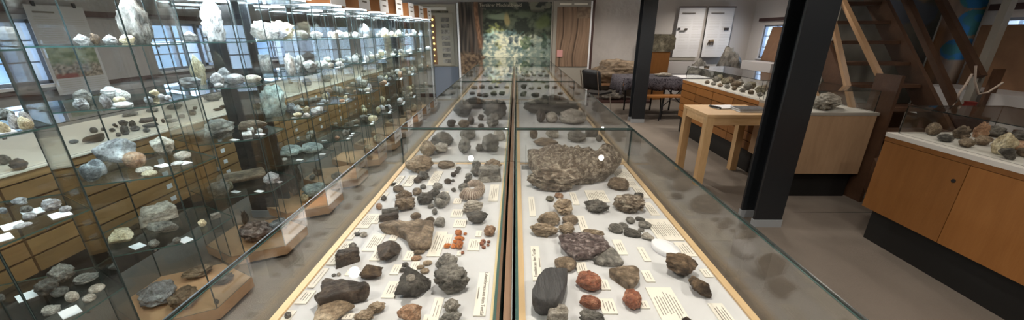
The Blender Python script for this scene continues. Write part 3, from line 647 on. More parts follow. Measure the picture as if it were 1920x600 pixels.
def text(parent, s, loc, rot, size, m, name='lettering'):
    cu = bpy.data.curves.new(name, 'FONT'); cu.body = s; cu.size = size; cu.extrude = .0003; cu.align_x = 'CENTER'; cu.align_y = 'CENTER'
    o = bpy.data.objects.new(name, cu); C.objects.link(o); cu.materials.append(MATS[m]); o.parent = parent
    o.location = Vector(loc) - parent_world(parent); o.rotation_euler = rot; bpy.context.view_layer.update()
    me = bpy.data.meshes.new_from_object(o.evaluated_get(bpy.context.evaluated_depsgraph_get())); q = bpy.data.objects.new(name, me); C.objects.link(q)
    q.parent = parent; q.location = o.location; q.rotation_euler = rot; bpy.data.objects.remove(o); return q
for (u0, u1, vn, vf, s, rz, l) in ((887, 914, 594, 513, 'Lebensformen aus dem Tertiär', -pi / 2, 'cream heading sign lying beside the divide in the near left case'), (999, 1017, 528, 463, 'Fossilien aus dem Tertiär', pi / 2, 'cream heading sign left of the black petrified wood block')):
    a = atz(u0, vn, ZB); b = atz(u1, vn, ZB); f = atz(u0, vf, ZB); x1 = min(b.x, -.077) if a.x < 0 else b.x
    o = MB().box((a.x, a.y, ZB + .0003), (x1, f.y, ZB + .004), 'paper').build('heading_sign'); tag(o, l, 'sign')
    cx = (a.x + x1) / 2 + (.006 if rz < 0 else -.004); text(o, s, (cx, (a.y + f.y) / 2, ZB + .0045), (0, 0, rz), (f.y - a.y) / 12.5, 'ink')
    text_line = MB().box((cx - .018 if rz < 0 else cx + .014, a.y + .35 * (f.y - a.y), ZB + .0041), (cx - .0155 if rz < 0 else cx + .0165, a.y + .62 * (f.y - a.y), ZB + .0045), 'ink'); part('text_line', text_line, o)
# ------------------------------------------------------------------ hexagonal glass towers
HX, HA, HB = .290, .140, .283
def hexp(cx, cy, s=1, z=None):
    p = [(HX, -HA), (HX, HA), (0, HB), (-HX, HA), (-HX, -HA), (0, -HB)]
    return [(cx + a * s, cy + b * s) for a, b in p]
SH = [1.50, 1.235, .90, .53]; TZ = 1.775; TX = -1.948; TY = [1.124 + .633 * k for k in range(11)]
def build_tower():
    t = thing('glass_tower', 'x', 'display cabinet', (TX, 0, 0), 'hexagonal glass towers')
    H = hexp(TX, 0)
    b = MB(); b.prism(hexp(TX, 0, .9), 0, .03, 'plinth'); b.prism(H, .03, .10, 'ply'); part('wooden_base', b, t)
    for i in range(6):
        a, c = Vector((*H[i], 0)), Vector((*H[(i + 1) % 6], 0)); d = (c - a).normalized(); nrm = Vector((d.y, -d.x, 0))
        a = a + d * .004; c = c - d * .004; q = [a, c, c - nrm * .004, a - nrm * .004]
        mb = MB(); V = [(p.x, p.y, z) for z in (.1005, TZ) for p in q]
        mb.add(V, [(0, 1, 5, 4), (2, 3, 7, 6)], 'glass'); mb.add(V, [(3, 2, 1, 0), (4, 5, 6, 7), (1, 2, 6, 5), (3, 0, 4, 7)], 'sealgrey'); part('glass_wall', mb, t)
    for i, p in enumerate(H):
        q = Vector((p[0] - TX, p[1], 0)).normalized() * .002
        part('corner_seal', MB().box((p[0] - q.x - .0014, p[1] - q.y - .0014, .1005), (p[0] - q.x + .0014, p[1] - q.y + .0014, TZ), 'sealgrey'), t)
    for z in SH:
        h = hexp(TX, 0, .972); mb = MB(); mb.prism(h, z - .006, z, 'shelfglass', 'edge'); s = part('glass_shelf', mb, t)
        for i in (4, 5, 0, 2):
            a, c = h[i], h[(i + 1) % 6]; m = Vector(((a[0] + c[0]) / 2, (a[1] + c[1]) / 2, 0)); n = Vector((m.x - TX, m.y, 0)).normalized()
            e = m - n * .002; part('shelf_clip', MB().tube([(e.x, e.y, z - .013), (e.x, e.y, z - .0065)], .005, 'chrome', 8), s)
    cp = MB(); cp.prism(hexp(TX, 0, 1.0), 1.80, 1.99, 'cap'); c = part('wooden_cap', cp, t)
    part('light_panel', MB().prism(hexp(TX, 0, .9), TZ + .006, 1.7995, 'lampwhite'), t)
    part('glass_lid', MB().prism(hexp(TX, 0, .99), TZ + .0005, TZ + .0055, 'shelfglass', 'edge'), t)
    sg = MB().box((TX + HX + .001, -HA - .01, 1.795), (TX + HX + .006, HA + .01, 1.995), 'paper_white')
    for zz, l in ((1.93, .18), (1.865, .13)): sg.box((TX + HX + .0062, -l / 2, zz), (TX + HX + .0066, l / 2, zz + .016), 'ink')
    part('cap_sign', sg, c); return t
def copy_tree(o, parent=None):
    c = o.copy(); C.objects.link(c); c.parent = parent
    for ch in list(o.children): copy_tree(ch, c)
    return c
t0 = build_tower(); TW = []
for k, y in enumerate(TY):
    t = t0 if k == 0 else copy_tree(t0)
    TW.append(t)
for k, (t, y) in enumerate(zip(TW, TY)):
    t.location = (TX, y, 0); t['label'] = '%s hexagonal glass tower of the row by the middle cases, counted from the camera' % ORD[k + 1]
    ld = bpy.data.lights.new('tower_light', 'AREA'); ld.shape = 'DISK'; ld.size = .36; ld.energy = 7 if k < 3 else 11; ld.color = (.76, .89, 1)
    lo = bpy.data.objects.new('tower_light', ld); C.objects.link(lo); lo.location = (TX, y, TZ - .004)
LEV = ['top shelf', 'second shelf', 'third shelf', 'lowest shelf', 'wooden base']; LZ = SH + [.10]
CN = dict(dgrey='dark grey', dark='blackish', dbrown='dark brown', plum='purplish', lilac='pale violet-grey', blue='blue-grey', mint='pale bluish', speck='speckled brown', rusty='reddish', moss='greenish')
TR = {}     # (tower, level) -> list of objects with a short description
def in_hex(x, y, s=.86):
    return abs(x) < HX * s and abs(y) < (HB - (HB - HA) * abs(x) / HX) * s
def tower_add(k, lv, o, desc): TR.setdefault((k, lv), []).append((o, desc))
def tpx(k, lv, bb, kind, m, desc, hf=.55, name='rock', j=None, sub=4, rz=0):
    z = LZ[lv]
    if lv == 0:
        u0, v0, u1, v1 = bb; r = ray((u0 + u1) / 2, v1); q = TX / r.x; c = Vector((TX, r.y * q, z)); A = ray(u0, v1); B = ray(u1, v1)
        W = (A * (TX / A.x) - B * (TX / B.x)).length * .9 * abs(sin(atan2(r.y, -r.x))) + .01; r0 = ray((u0 + u1) / 2, v0); q = TX / r0.x
        d = (W, W * .7, max(.02, EYE + r0.z * q - z)); a = atan2(r.y, r.x) - pi / 2
    else: c, d, a = fit(bb, z, hf)
    c.z = z + .0006
    q = min(1, .29 / max(d[0], d[1])); d = (d[0] * q, d[1] * q, d[2] * q ** .5)
    dx, dy = c.x - TX, c.y - TY[k]; r = .5 * max(d[0], d[1]); lim = max(.2, .97 - r / .27)
    for _ in range(40):
        if in_hex(dx, dy, lim): break
        dx *= .96; dy *= .96
    c.x, c.y = TX + dx, TY[k] + dy; top = (SH[lv - 1] - .014 if lv else TZ - .02) - z; d = (d[0], d[1], min(d[2], top * .96))
    o = put(kind, R_.randint(0, 9) if j is None else j, m, c, d, a + rz, desc, 'rock', None, name, sub); tower_add(k, lv, o, desc); return o
def tcard(k, lv, u, v, w=.055, h=.032, a=0):
    z = LZ[lv]; p = atz(u, v, z); dx, dy = p.x - TX, p.y - TY[k]
    for _ in range(40):
        if in_hex(dx, dy, .8): break
        dx *= .95; dy *= .95
    card_at(k, lv, TX + dx, TY[k] + dy, w, h, a)
CARDM = MB().box((-.5, -.5, 0), (.5, .5, 1), 'paper_white').mesh('specimen_card')
def card_at(k, lv, x, y, w=.045, h=.028, a=0):
    o = bpy.data.objects.new('specimen_card', CARDM); C.objects.link(o); o.location = (x, y, LZ[lv] + .0008); o.scale = (w, h, .002); o.rotation_euler = (0, 0, a)
    tag(o, 'x', 'card', 'small white cards in the glass towers'); tower_add(k, lv, o, 'small white card')
T = tpx
# nearest tower (0)
for a in [((10, 50, 100, 84), 'cluster', 'pale', 'knobbly pale rock group'), ((98, 74, 116, 84), 'pebble', 'grey', 'small grey pebble')]: T(0, 0, *a)
for a in [((0, 205, 40, 226), 'rugged', 'grey', 'grey craggy rock'), ((22, 218, 50, 243), 'shell', 'lilac', 'pale violet cone shell', .8), ((42, 214, 66, 237), 'shell', 'lilac', 'taller pale violet cone shell', .8), ((64, 221, 93, 242), 'shell', 'cream', 'cream cone shell', .6), ((0, 232, 24, 250), 'shell', 'cream', 'flat cream shell', .5)]: T(0, 1, *a)
for a in [((25, 370, 58, 388), 'angular', 'lilac', 'angular pale stone'), ((0, 390, 18, 402), 'pebble', 'blue', 'blue-grey flat pebble', .35), ((82, 373, 123, 396), 'layered', 'lilac', 'large pale violet lump'), ((113, 386, 139, 399), 'cluster', 'lilac', 'knobbly pale piece'), ((45, 398, 74, 413), 'pebble', 'lilac', 'oval pale violet stone', .35), ((26, 417, 66, 429), 'pebble', 'lilac', 'long pale violet stone', .3), ((40, 386, 66, 400), 'lump', 'grey', 'dull grey lump')]: T(0, 2, *a)
for a in [((102, 488, 161, 528), 'rugged', 'grey', 'big craggy grey rock'), ((70, 520, 123, 557), 'lump', 'dgrey', 'dark oval boulder-like rock'), ((139, 510, 196, 533), 'layered', 'grey', 'long grey flat rock', .3), ((97, 536, 137, 558), 'pebble', 'dgrey', 'dark grey oval stone', .4), ((126, 545, 156, 569), 'pebble', 'pale', 'pale drop-shaped stone', .3), ((168, 531, 204, 550), 'pebble', 'pale', 'pale oval stone', .35), ((157, 550, 187, 569), 'pebble', 'pale', 'pale round stone', .4), ((80, 569, 124, 592), 'layered', 'grey', 'grey ridged flat rock', .3), ((0, 536, 15, 566), 'lump', 'grey', 'round grey stone')]: T(0, 3, *a)
for lv, u, v in ((1, 20, 256), (1, 60, 246), (2, 62, 398), (2, 140, 400), (2, 25, 424), (2, 15, 454), (3, 50, 556), (3, 137, 586)): tcard(0, lv, u, v, .075, .05, -.5)
# second tower (1)
for a in [((139, 64, 172, 81), 'rugged', 'white', 'white crumbly rock'), ((172, 62, 190, 80), 'lump', 'dbrown', 'dark brown rock'), ((194, 65, 222, 80), 'rugged', 'white', 'white and brown rock'), ((240, 64, 270, 80), 'rugged', 'cream', 'cream rough rock'), ((282, -75, 338, 76), 'rugged', 'grey', 'tall twisted grey column of rock', 1.9)]: T(1, 0, *a)
for a in [((141, 173, 177, 194), 'cluster', 'grey', 'knobbly grey rock'), ((134, 190, 165, 209), 'layered', 'lilac', 'pale half-shell over a dark bit'), ((193, 166, 233, 186), 'layered', 'white', 'white wrinkled lump'), ((220, 172, 248, 189), 'shell', 'white', 'white fan-like lump'), ((190, 185, 213, 206), 'rugged', 'lilac', 'craggy white cone', .8), ((214, 183, 238, 194), 'pebble', 'cream', 'cream domed button stone', .5), ((213, 193, 252, 205), 'pebble', 'white', 'flat white disc stone', .25), ((282, 170, 302, 182), 'angular', 'cream', 'yellow-orange angular stone'), ((272, 183, 289, 194), 'pebble', 'blue', 'grey-blue button stone', .6), ((298, 178, 311, 187), 'pebble', 'lilac', 'small violet-grey pebble', .7), ((310, 180, 323, 188), 'pebble', 'lilac', 'small pale pebble', .7)]: T(1, 1, *a)
for a in [((146, 262, 231, 314), 'angular', 'lilac', 'large grey flat boulder'), ((230, 286, 275, 316), 'pebble', 'rusty', 'round pinkish disc stone with a hole', .45), ((158, 304, 210, 341), 'ring', 'blue', 'big oval pearly shell', .5), ((256, 312, 292, 326), 'pebble', 'pale', 'pale flat pebble', .35), ((267, 319, 299, 333), 'pebble', 'cream', 'cream oval pebble', .4), ((291, 262, 337, 298), 'angular', 'pale', 'black-and-white craggy rock', .7), ((329, 284, 363, 303), 'pebble', 'pale', 'pale thick disc stone', .45), ((322, 302, 347, 311), 'pebble', 'white', 'thin white flake', .25)]: T(1, 2, *a)
for a in [((263, 384, 342, 420), 'block', 'pale', 'crescent rock, brown face under a pale rind', .4), ((281, 407, 342, 445), 'angular', 'grey', 'big angular grey rock', .55), ((204, 428, 259, 458), 'angular', 'cream', 'cream-yellow flat rock', .4), ((280, 448, 304, 466), 'cluster', 'grey', 'small knobbly grey stone', .7), ((325, 445, 342, 457), 'ring', 'grey', 'tiny grey ring-like shell', .4), ((373, 411, 391, 427), 'cluster', 'cream', 'cream skull-like piece', .8), ((395, 400, 416, 411), 'block', 'grey', 'small grey bone piece')]: T(1, 3, *a)
for a in [((250, 522, 334, 580), 'rugged', 'blue', 'large blue-grey smooth-faced rock', .45), ((321, 534, 388, 584), 'rugged', 'brown', 'lumpy brown rock', .7), ((342, 498, 408, 524), 'layered', 'brown', 'long driftwood-like rock', .35), ((396, 512, 446, 536), 'rugged', 'dgrey', 'dark flat rock by the corner', .4), ((403, 560, 413, 572), 'pebble', 'dgrey', 'tiny dark pebble at the front corner', .9)]: T(1, 4, *a)
for lv, u, v, in ((2, 306, 311), (2, 345, 306), (3, 258, 462), (3, 350, 452)): tcard(1, lv, u, v, .07, .045, -.4)
# third tower (2)
for a in [((388, -40, 424, 74), 'rugged', 'white', 'tall frilled white rock like a small tree', 1.7), ((345, 58, 370, 76), 'rugged', 'white', 'small white rock')]: T(2, 0, *a)
for a in [((365, 118, 392, 160), 'rugged', 'cream', 'upright cream stone', 1.1), ((327, 150, 372, 169), 'layered', 'lilac', 'broad pale layered rock'), ((398, 142, 424, 163), 'lump', 'lilac', 'pale lump behind the front pebbles'), ((415, 131, 438, 150), 'lump', 'lilac', 'pale lump on the heap'), ((424, 142, 462, 158), 'pebble', 'lilac', 'wide pale pebble'), ((402, 157, 420, 165), 'pebble', 'lilac', 'small pale pebble at the front', .5), ((456, 143, 492, 156), 'pebble', 'pale', 'wide grey-white pebble', .45)]: T(2, 1, *a)
for a in [((378, 228, 447, 272), 'layered', 'grey', 'big wrinkled grey rock'), ((448, 226, 504, 243), 'shell', 'brown', 'brown-grey shell plate', .35), ((465, 240, 478, 250), 'ring', 'white', 'white ring fragment', .5), ((482, 242, 494, 251), 'ring', 'white', 'small white ring', .5), ((455, 247, 474, 257), 'cyl', 'white', 'thin white stick', .25)]: T(2, 2, *a)
for a in [((386, 344, 432, 372), 'cluster', 'grey', 'grey skull-like rock', .75), ((425, 342, 440, 360), 'ring', 'moss', 'striped green shell piece', .4), ((405, 318, 510, 346), 'cyl', 'brown', 'long curved brown branch fossil', .2), ((503, 322, 535, 348), 'rugged', 'lilac', 'ragged grey-white rock', .6)]: T(2, 3, *a)
for a in [((454, 414, 520, 458), 'rugged', 'plum', 'coiled purplish-grey rock', .45), ((505, 410, 545, 436), 'lump', 'blue', 'blue-grey rough slab'), ((455, 395, 470, 425), 'spiky', 'dark', 'dark twisted root-like piece', 1.2)]: T(2, 4, *a)
for lv, u, v in ((2, 440, 266), (2, 488, 252), (3, 442, 360), (3, 488, 360), (3, 524, 341), (3, 460, 334)): tcard(2, lv, u, v, .06, .03, -.3)
# fourth tower (3)
for a in [((478, 38, 505, 74), 'cluster', 'white', 'frilled white rock'), ((500, 42, 530, 74), 'layered', 'white', 'leaning white slab'), ((518, 48, 545, 72), 'angular', 'lilac', 'grey-white angular stone'), ((545, 40, 572, 72), 'spiky', 'cream', 'spiky cream crystal cluster')]: T(3, 0, *a, .9, 'crystal')
for a in [((492, 104, 514, 140), 'cyl', 'lilac', 'slanted striped stone pillar'), ((538, 110, 556, 142), 'cluster', 'white', 'upright white knobbly piece', 1.2), ((555, 110, 575, 135), 'shell', 'white', 'white bowl shell'), ((574, 107, 592, 135), 'rugged', 'white', 'white lump'), ((585, 118, 610, 136), 'angular', 'white', 'white broken pieces')]: T(3, 1, *a)
for a in [((494, 172, 542, 222), 'rugged', 'mint', 'large leaning pale stone', .9), ((540, 196, 560, 214), 'cluster', 'lilac', 'violet cluster'), ((556, 198, 574, 214), 'angular', 'white', 'white chunk'), ((572, 200, 590, 214), 'angular', 'cream', 'cream chunk'), ((588, 204, 605, 214), 'angular', 'white', 'small white chunk'), ((555, 212, 572, 222), 'angular', 'cream', 'front cream chunk'), ((575, 212, 590, 222), 'angular', 'white', 'front white chunk'), ((600, 200, 618, 210), 'angular', 'white', 'rightmost white chunk')]: T(3, 2, *a)
for a in [((527, 270, 572, 294), 'shell', 'mint', 'large flat bluish-white shell', .35), ((590, 262, 630, 282), 'shell', 'mint', 'bluish-white shell with a frilled rim', .4), ((530, 296, 540, 303), 'pebble', 'white', 'tiny white stone')]: T(3, 3, *a)
for a in [((575, 339, 622, 370), 'lump', 'mint', 'large bluish-white glassy rock', .5), ((540, 300, 572, 368), 'rugged', 'dgrey', 'tall dark upright stone', 1.1), ((565, 364, 582, 382), 'lump', 'cream', 'shiny tan-white piece')]: T(3, 4, *a)
for lv, u, v in ((2, 560, 224), (2, 588, 222), (2, 610, 213), (3, 610, 289), (3, 562, 300)): tcard(3, lv, u, v, .05, .03)
for k in range(4, 11):
    n = [(6, 7, 7, 5, 3), (6, 7, 7, 5, 3), (6, 6, 6, 5, 3), (5, 5, 6, 4, 2), (5, 5, 5, 4, 2), (4, 4, 4, 3, 2), (4, 4, 4, 3, 2), (3, 4, 4, 3, 1), (3, 3, 3, 2, 1)][k - 4]
    for lv in range(5):
        pts = []
        for q in range(n[lv]):
            for _ in range(60):
                x, y = R_.uniform(-.24, .26), R_.uniform(-.24, .24)
                if in_hex(x, y, .80) and all((x - a) ** 2 + (y - b) ** 2 > .0105 for a, b in pts): break
            pts.append((x, y)); s = R_.choice([.05, .065, .08, .10, .12]) if lv < 4 else R_.uniform(.1, .17)
            s = min(s, 2 * (.95 - max(abs(x) / HX, .5)) * HX + .03); e_ = max(abs(x), 1e-6); q_ = max(abs(x) / HX, (abs(y) + (HB - HA) * abs(x) / HX) / HB); s = min(s, max(.045, 1.8 * (1 - q_) * .27))
            m = R_.choice(['white', 'white', 'lilac', 'pale', 'cream', 'white'] if lv < 2 else ['white', 'pale', 'lilac', 'cream', 'pale', 'rusty', 'grey'] if lv < 4 else ['brown', 'grey', 'tan', 'rusty'])
            kd = R_.choice(['rugged', 'cluster', 'angular', 'lump', 'spiky', 'shell', 'layered', 'pebble'])
            h = s * R_.uniform(.5, 1.0) * (1.5 if lv == 0 and q == 0 else 1)
            o = put(kd, R_.randint(0, 5), m, (TX + x, TY[k] + y, LZ[lv] + .0006), (s, s * R_.uniform(.6, .9), h), R_.uniform(0, 6), 'x', 'rock', None, 'rock' if lv > 1 else 'mineral', sub=3)
            tower_add(k, lv, o, ('large ' if s > .09 else 'small ' if s < .06 else '') + CN.get(m, m) + dict(rugged=' craggy rock', cluster=' knobbly rock', angular=' chunk', lump=' lump', spiky=' spiky rock', shell=' shell-like rock', layered=' layered rock', pebble=' smooth stone')[kd])
        if k < 9 and lv < 4:
            for q in range(3): card_at(k, lv, TX + .24 - .02 * q, TY[k] + (-.10 + .1 * q), .03, .045); 
            if lv > 0: card_at(k, lv, TX + R_.uniform(-.05, .1), TY[k] - .2 + R_.uniform(0, .04), .045, .03, .4)
for (k, lv), lst in TR.items():
    relax([o for o, d in lst if not o.name.startswith('specimen_card')], lambda x, y, o: in_hex(x - TX, y - TY[k], max(.22, .95 - .5 * max(o.scale.x, o.scale.y) / .27)), it=14)
    lst.sort(key=lambda q: proj(q[0].location)[0])
    ic = ir = 0
    for o, d in lst:
        card = o.name.startswith('specimen_card')
        if card: ic += 1
        else: ir += 1
        i = ic if card else ir; d = ' '.join(d.split()[:7])
        place = '%s of the %s tower' % (LEV[lv], ORD[k + 1])
        o['label'] = '%s, %s from left on the %s' % (d, ORD[i], place)
        if len(o['label'].split()) > 16: o['label'] = '%s, %s %s' % (d, '', place) if False else ' '.join(d.split()[:5]) + ', %s on %s' % (ORD[i], place)
        if not card: o['group'] = 'specimens on the %s of the %s glass tower' % (LEV[lv], ORD[k + 1])
# ------------------------------------------------------------------ drawer cabinets under the left windows
def drawer_cabinet(name, label, group, w, depth, rows, cols, z0=.29, z1=.80, m='drawer', labels=True, plinth=.05):
    """front on the local plane x = 0, body towards -x, length along y"""
    t = thing(name, label, 'cabinet', (0, 0, 0), group)
    part('plinth', MB().box((-depth + .03, .004, 0), (-plinth, w - .004, z0), 'plinth'), t)
    b = MB().box((-depth, .001, z0), (-.022, w - .001, z1), m); part('cabinet_body', b, t)
    part('cabinet_top', MB().box((-depth, .001, z1), (.0, w - .001, .846), m), t)
    cw = w / cols; rh = (z1 - z0) / rows
    for c in range(cols):
        for r in range(rows):
            d = MB().box((-.0215, c * cw + .004, z0 + r * rh + .004), (-.002, (c + 1) * cw - .004, z0 + (r + 1) * rh - .009), m); o = part('drawer', d, t)
            if labels:
                y = c * cw + cw * .5; z = z0 + r * rh + .035; part('label_plate', MB().box((-.0018, y - .022, z), (.0, y + .022, z + .035), 'paper_white'), o)
    return t
XF = -2.645; mat('bedcream', (.68, .63, .52), .7)
c0 = drawer_cabinet('drawer_cabinet', 'x', 'drawer cabinets under the left windows', 1.13, .93, 5, 2)
for i in range(7):
    c = c0 if i == 0 else copy_tree(c0); c.location = (XF, .545 + 1.134 * i, 0)
    c['label'] = 'oak drawer cabinet, %s from the camera behind the glass towers' % ORD[i + 1]
tag(MB().box((XF - .935, .50, .8465), (XF + .012, 8.49, .856), 'bedcream').build('display_bed'), 'long pale display bed on the drawer cabinets behind the towers', 'shelf')
def flat_case(label, x0, x1, y0, y1, z0, z1, group=None, seal='edge_dark'):
    t = thing('glass_cover', label, 'glass case', ((x0 + x1) / 2, (y0 + y1) / 2, z0), group); g = .005
    for a, b in (((x0, y0, z0), (x0 + g, y1, z1 - g)), ((x1 - g, y0, z0), (x1, y1, z1 - g)), ((x0 + g, y0, z0), (x1 - g, y0 + g, z1 - g)), ((x0 + g, y1 - g, z0), (x1 - g, y1, z1 - g))):
        part('side_pane', MB().box(a, b, 'glass', seal), t)
    part('top_pane', MB().box((x0, y0, z1 - g), (x1, y1, z1), 'glass', seal), t); return t
for i, (a, b) in enumerate(((.52, 4.48), (4.5, 8.46))):
    flat_case('long low glass cover over the %s half of the left wall display bed' % ('near', 'far')[i], XF - .93, XF - .02, a, b, .8565, 1.055, 'low glass covers on the left wall bed')
def bed_row(specs, z, where, group, sub=3):
    for bb, k, m, d, hf in specs: rock_px(bb, z, k, m, d, hf, where=where, group=group, sub=sub)
bed_row([((20, 298, 60, 321), 'rugged', 'dark', 'black knobbly rock', .5), ((0, 292, 26, 309), 'rugged', 'dgrey', 'dark long rock', .4), ((156, 254, 201, 268), 'angular', 'dbrown', 'dark brown rock behind the grey boulder', .5),
 ((170, 240, 186, 250), 'pebble', 'dgrey', 'small grey ball, farther left', .5), ((190, 240, 198, 246), 'pebble', 'dgrey', 'tiny grey ball', .6), ((206, 241, 218, 248), 'pebble', 'dgrey', 'dark oval behind the group', .5), ((212, 232, 222, 240), 'angular', 'dark', 'small dark block', .7), ((224, 227, 244, 239), 'angular', 'dark', 'dark angular pair', .6), ((228, 238, 246, 254), 'lump', 'dgrey', 'round dark stone', .7), ((243, 228, 258, 240), 'angular', 'dark', 'dark pyramid-like stone', .7), ((218, 249, 230, 257), 'lump', 'dgrey', 'small grey lump', .7), ((245, 237, 266, 247), 'layered', 'dgrey', 'long grey stone', .5),
 ((262, 221, 297, 230), 'block', 'dark', 'long black bar-like stone', .2), ((268, 231, 300, 240), 'layered', 'dgrey', 'flat grey plate', .3), ((269, 241, 284, 249), 'pebble', 'dgrey', 'grey oval', .5), ((303, 224, 311, 231), 'lump', 'dark', 'small black nub', .8), ((308, 216, 324, 223), 'block', 'dgrey', 'dark square block', .5), ((310, 224, 336, 230), 'layered', 'grey', 'flat grey wedge', .3), ((333, 215, 349, 223), 'angular', 'dark', 'dark wedge with a point', .5), ((355, 207, 370, 217), 'lump', 'brown', 'brown nub', .7), ((362, 200, 372, 206), 'lump', 'brown', 'small brown nub', .6), ((400, 203, 420, 208), 'layered', 'dbrown', 'flat brown chips', .4), ((412, 198, 428, 204), 'lump', 'dbrown', 'brown lump by the pillar', .6),
 ((130, 262, 150, 270), 'pebble', 'dgrey', 'small dark pebble beside the nearest tower edge', .5), ((75, 262, 110, 276), 'layered', 'grey', 'broad grey rock seen through two panes', .4), ((230, 210, 262, 219), 'layered', 'grey', 'grey flat rock at the rear', .3), ((275, 203, 300, 211), 'rugged', 'grey', 'grey craggy rock at the rear', .4), ((312, 196, 345, 206), 'rugged', 'grey', 'broad craggy rock at the rear', .4)],
 .856, ' on the left wall bed', 'rocks on the left wall display bed')
for i in range(22):
    x, y = R_.uniform(-3.4, -2.8), 3.9 + i * .2; s = R_.uniform(.07, .2); m = R_.choice(['brown', 'grey', 'dgrey', 'tan'])
    put(R_.choice(['rugged', 'lump', 'angular']), R_.randint(0, 5), m, (x, y, .8566), (s, s * .7, min(.15, s * .6)), R_.uniform(0, 6), '%s rock on the left wall bed beyond the pillar, %s counted away' % (CN.get(m, m), ORD[i + 1] if i < 20 else ('next to last', 'last')[i - 20]), 'rock', 'rocks on the left wall display bed', sub=3)

# ------------------------------------------------------------------ poster on the left wall
t = thing('hanging_poster', 'large grey text poster with a green landscape picture, hanging on the left wall', 'poster', (XL + .06, 3.97, .93))
a = [atx(u, v, XL + .06) for u, v in ((112, 178), (208, 162), (153, 14), (25, 8))]
mat('poster_grey', (.42, .41, .40), .8)
part('poster_sheet', MB().box((XL + .055, a[0].y, .935), (XL + .059, a[1].y, 1.815), 'poster_grey'), t)
def land(x, y):
    n = fbm(Vector((x * 7, y * 6, 2)), 4); c = mixc((.10, .13, .06), (.30, .34, .22), .5 + n + .4 * (y - .5)); c = mixc(c, mixc((.08, .06, .04), (.36, .31, .24), .5 + 1.6 * fbm(Vector((x * 14, y * 16, 5)), 3)), sm(.55 - y + .2 * n, .2))
    return mixc(c, (.22, .07, .06), sm(blob(x, y, .25, .04, .3, .12, .4), .2))
def mixc(a, b, t): t = max(0, min(1, t)); return tuple(x + (y - x) * t for x, y in zip(a, b))
def blob(x, y, cx, cy, rx, ry, n=.25, f=9, s=0): return 1 - sqrt(((x - cx) / rx) ** 2 + ((y - cy) / ry) ** 2) + n * noise.noise(Vector((x * f, y * f, s)))
def sm(v, w=.15): return max(0, min(1, v / w))
m = mat('paint', rough=.8); q = N(m, 'ShaderNodeVertexColor'); q.layer_name = 'paint'; m.node_tree.links.new(q.outputs[0], m.node_tree.nodes['Principled BSDF'].inputs['Base Color'])
y0, y1 = a[0].y + .03, a[1].y - .03; nx, nz = 34, 24; V = [(XL + .061, y0 + (y1 - y0) * i / nx, 1.10 + .31 * j / nz) for j in range(nz + 1) for i in range(nx + 1)]
mb = MB(); mb.add(V, [(j * (nx + 1) + i, j * (nx + 1) + i + 1, (j + 1) * (nx + 1) + i + 1, (j + 1) * (nx + 1) + i) for j in range(nz) for i in range(nx)], 'paint'); mb.box((XL + .0592, y0, 1.10), (XL + .0608, y1, 1.41), 'greyframe'); o = part('landscape_picture', mb, t)
ca = o.data.color_attributes.new('paint', 'FLOAT_COLOR', 'POINT')
for j in range(nz + 1):
    for i in range(nx + 1): ca.data[j * (nx + 1) + i].color = (*land(i / nx, j / nz), 1)
tl = MB(); tl.box((XL + .0595, y0 + .02, 1.74), (XL + .0605, y0 + .2, 1.757), 'ink')
for c in (0, 1):
    for k in range(12):
        z = 1.70 - k * .022; tl.box((XL + .0595, y0 + .01 + c * .24, z), (XL + .0605, y0 + .01 + c * .24 + (.2 if k % 5 else .12), z + .004), 'greyframe')
    for k in range(6): tl.box((XL + .0595, y0 + .01 + c * .24, 1.075 - k * .022), (XL + .0605, y0 + .21 + c * .24, 1.079 - k * .022), 'greyframe')
part('printed_text', tl, t)
for y in (a[0].y + .08, a[1].y - .08): part('poster_clip', MB().box((XL + .05, y - .012, 1.80), (XL + .068, y + .012, 1.85), 'blackmetal'), t)
# ------------------------------------------------------------------ right-hand furniture
def quad_panel(mb, p, m, th=.01, n=(0, 1, 0)):
    n = Vector(n) * th; V = [Vector(q) for q in p] + [Vector(q) + n for q in p]
    return mb.add(V, [(0, 1, 2, 3), (7, 6, 5, 4), (0, 4, 5, 1), (1, 5, 6, 2), (2, 6, 7, 3), (3, 7, 4, 0)], m)
# near right cupboard
X1, Y1 = 2.735, 2.61
t = thing('cupboard', 'orange-brown veneer cupboard with doors, near right, under a rock display', 'cupboard', (X1, 1.3, 0))
part('plinth', MB().box((X1 + .07, .3, 0), (X1 + .70, Y1 - .03, .265), 'plinth'), t)
part('cupboard_body', MB().box((X1 + .021, .26, .265), (X1 + .75, Y1, .80), 'veneer').box((X1 - .002, .26, .80), (X1 + .75, Y1, .832), 'veneer'), t)
for y0, y1, ky in ((2.072, Y1 - .002, 2.118), (1.30, 2.068, 1.34), (.53, 1.296, 1.25)):
    o = part('door', MB().box((X1, y0, .268), (X1 + .02, y1, .797), 'veneer'), t)
    part('keyhole', MB().tube([(X1 - .003, ky, .68), (X1 + .0005, ky, .68)], .012, 'rubber', 14), o)
tag(MB().box((X1 - .004, .26, .8325), (X1 + .75, Y1 + .002, .862), 'bedwhite').build('display_bed'), 'white display board on the near right cupboard, holding rounded rocks', 'shelf')
flat_case('low glass cover over the rocks on the near right cupboard', X1 + .05, X1 + .72, .3, Y1 - .03, .8625, 1.065)
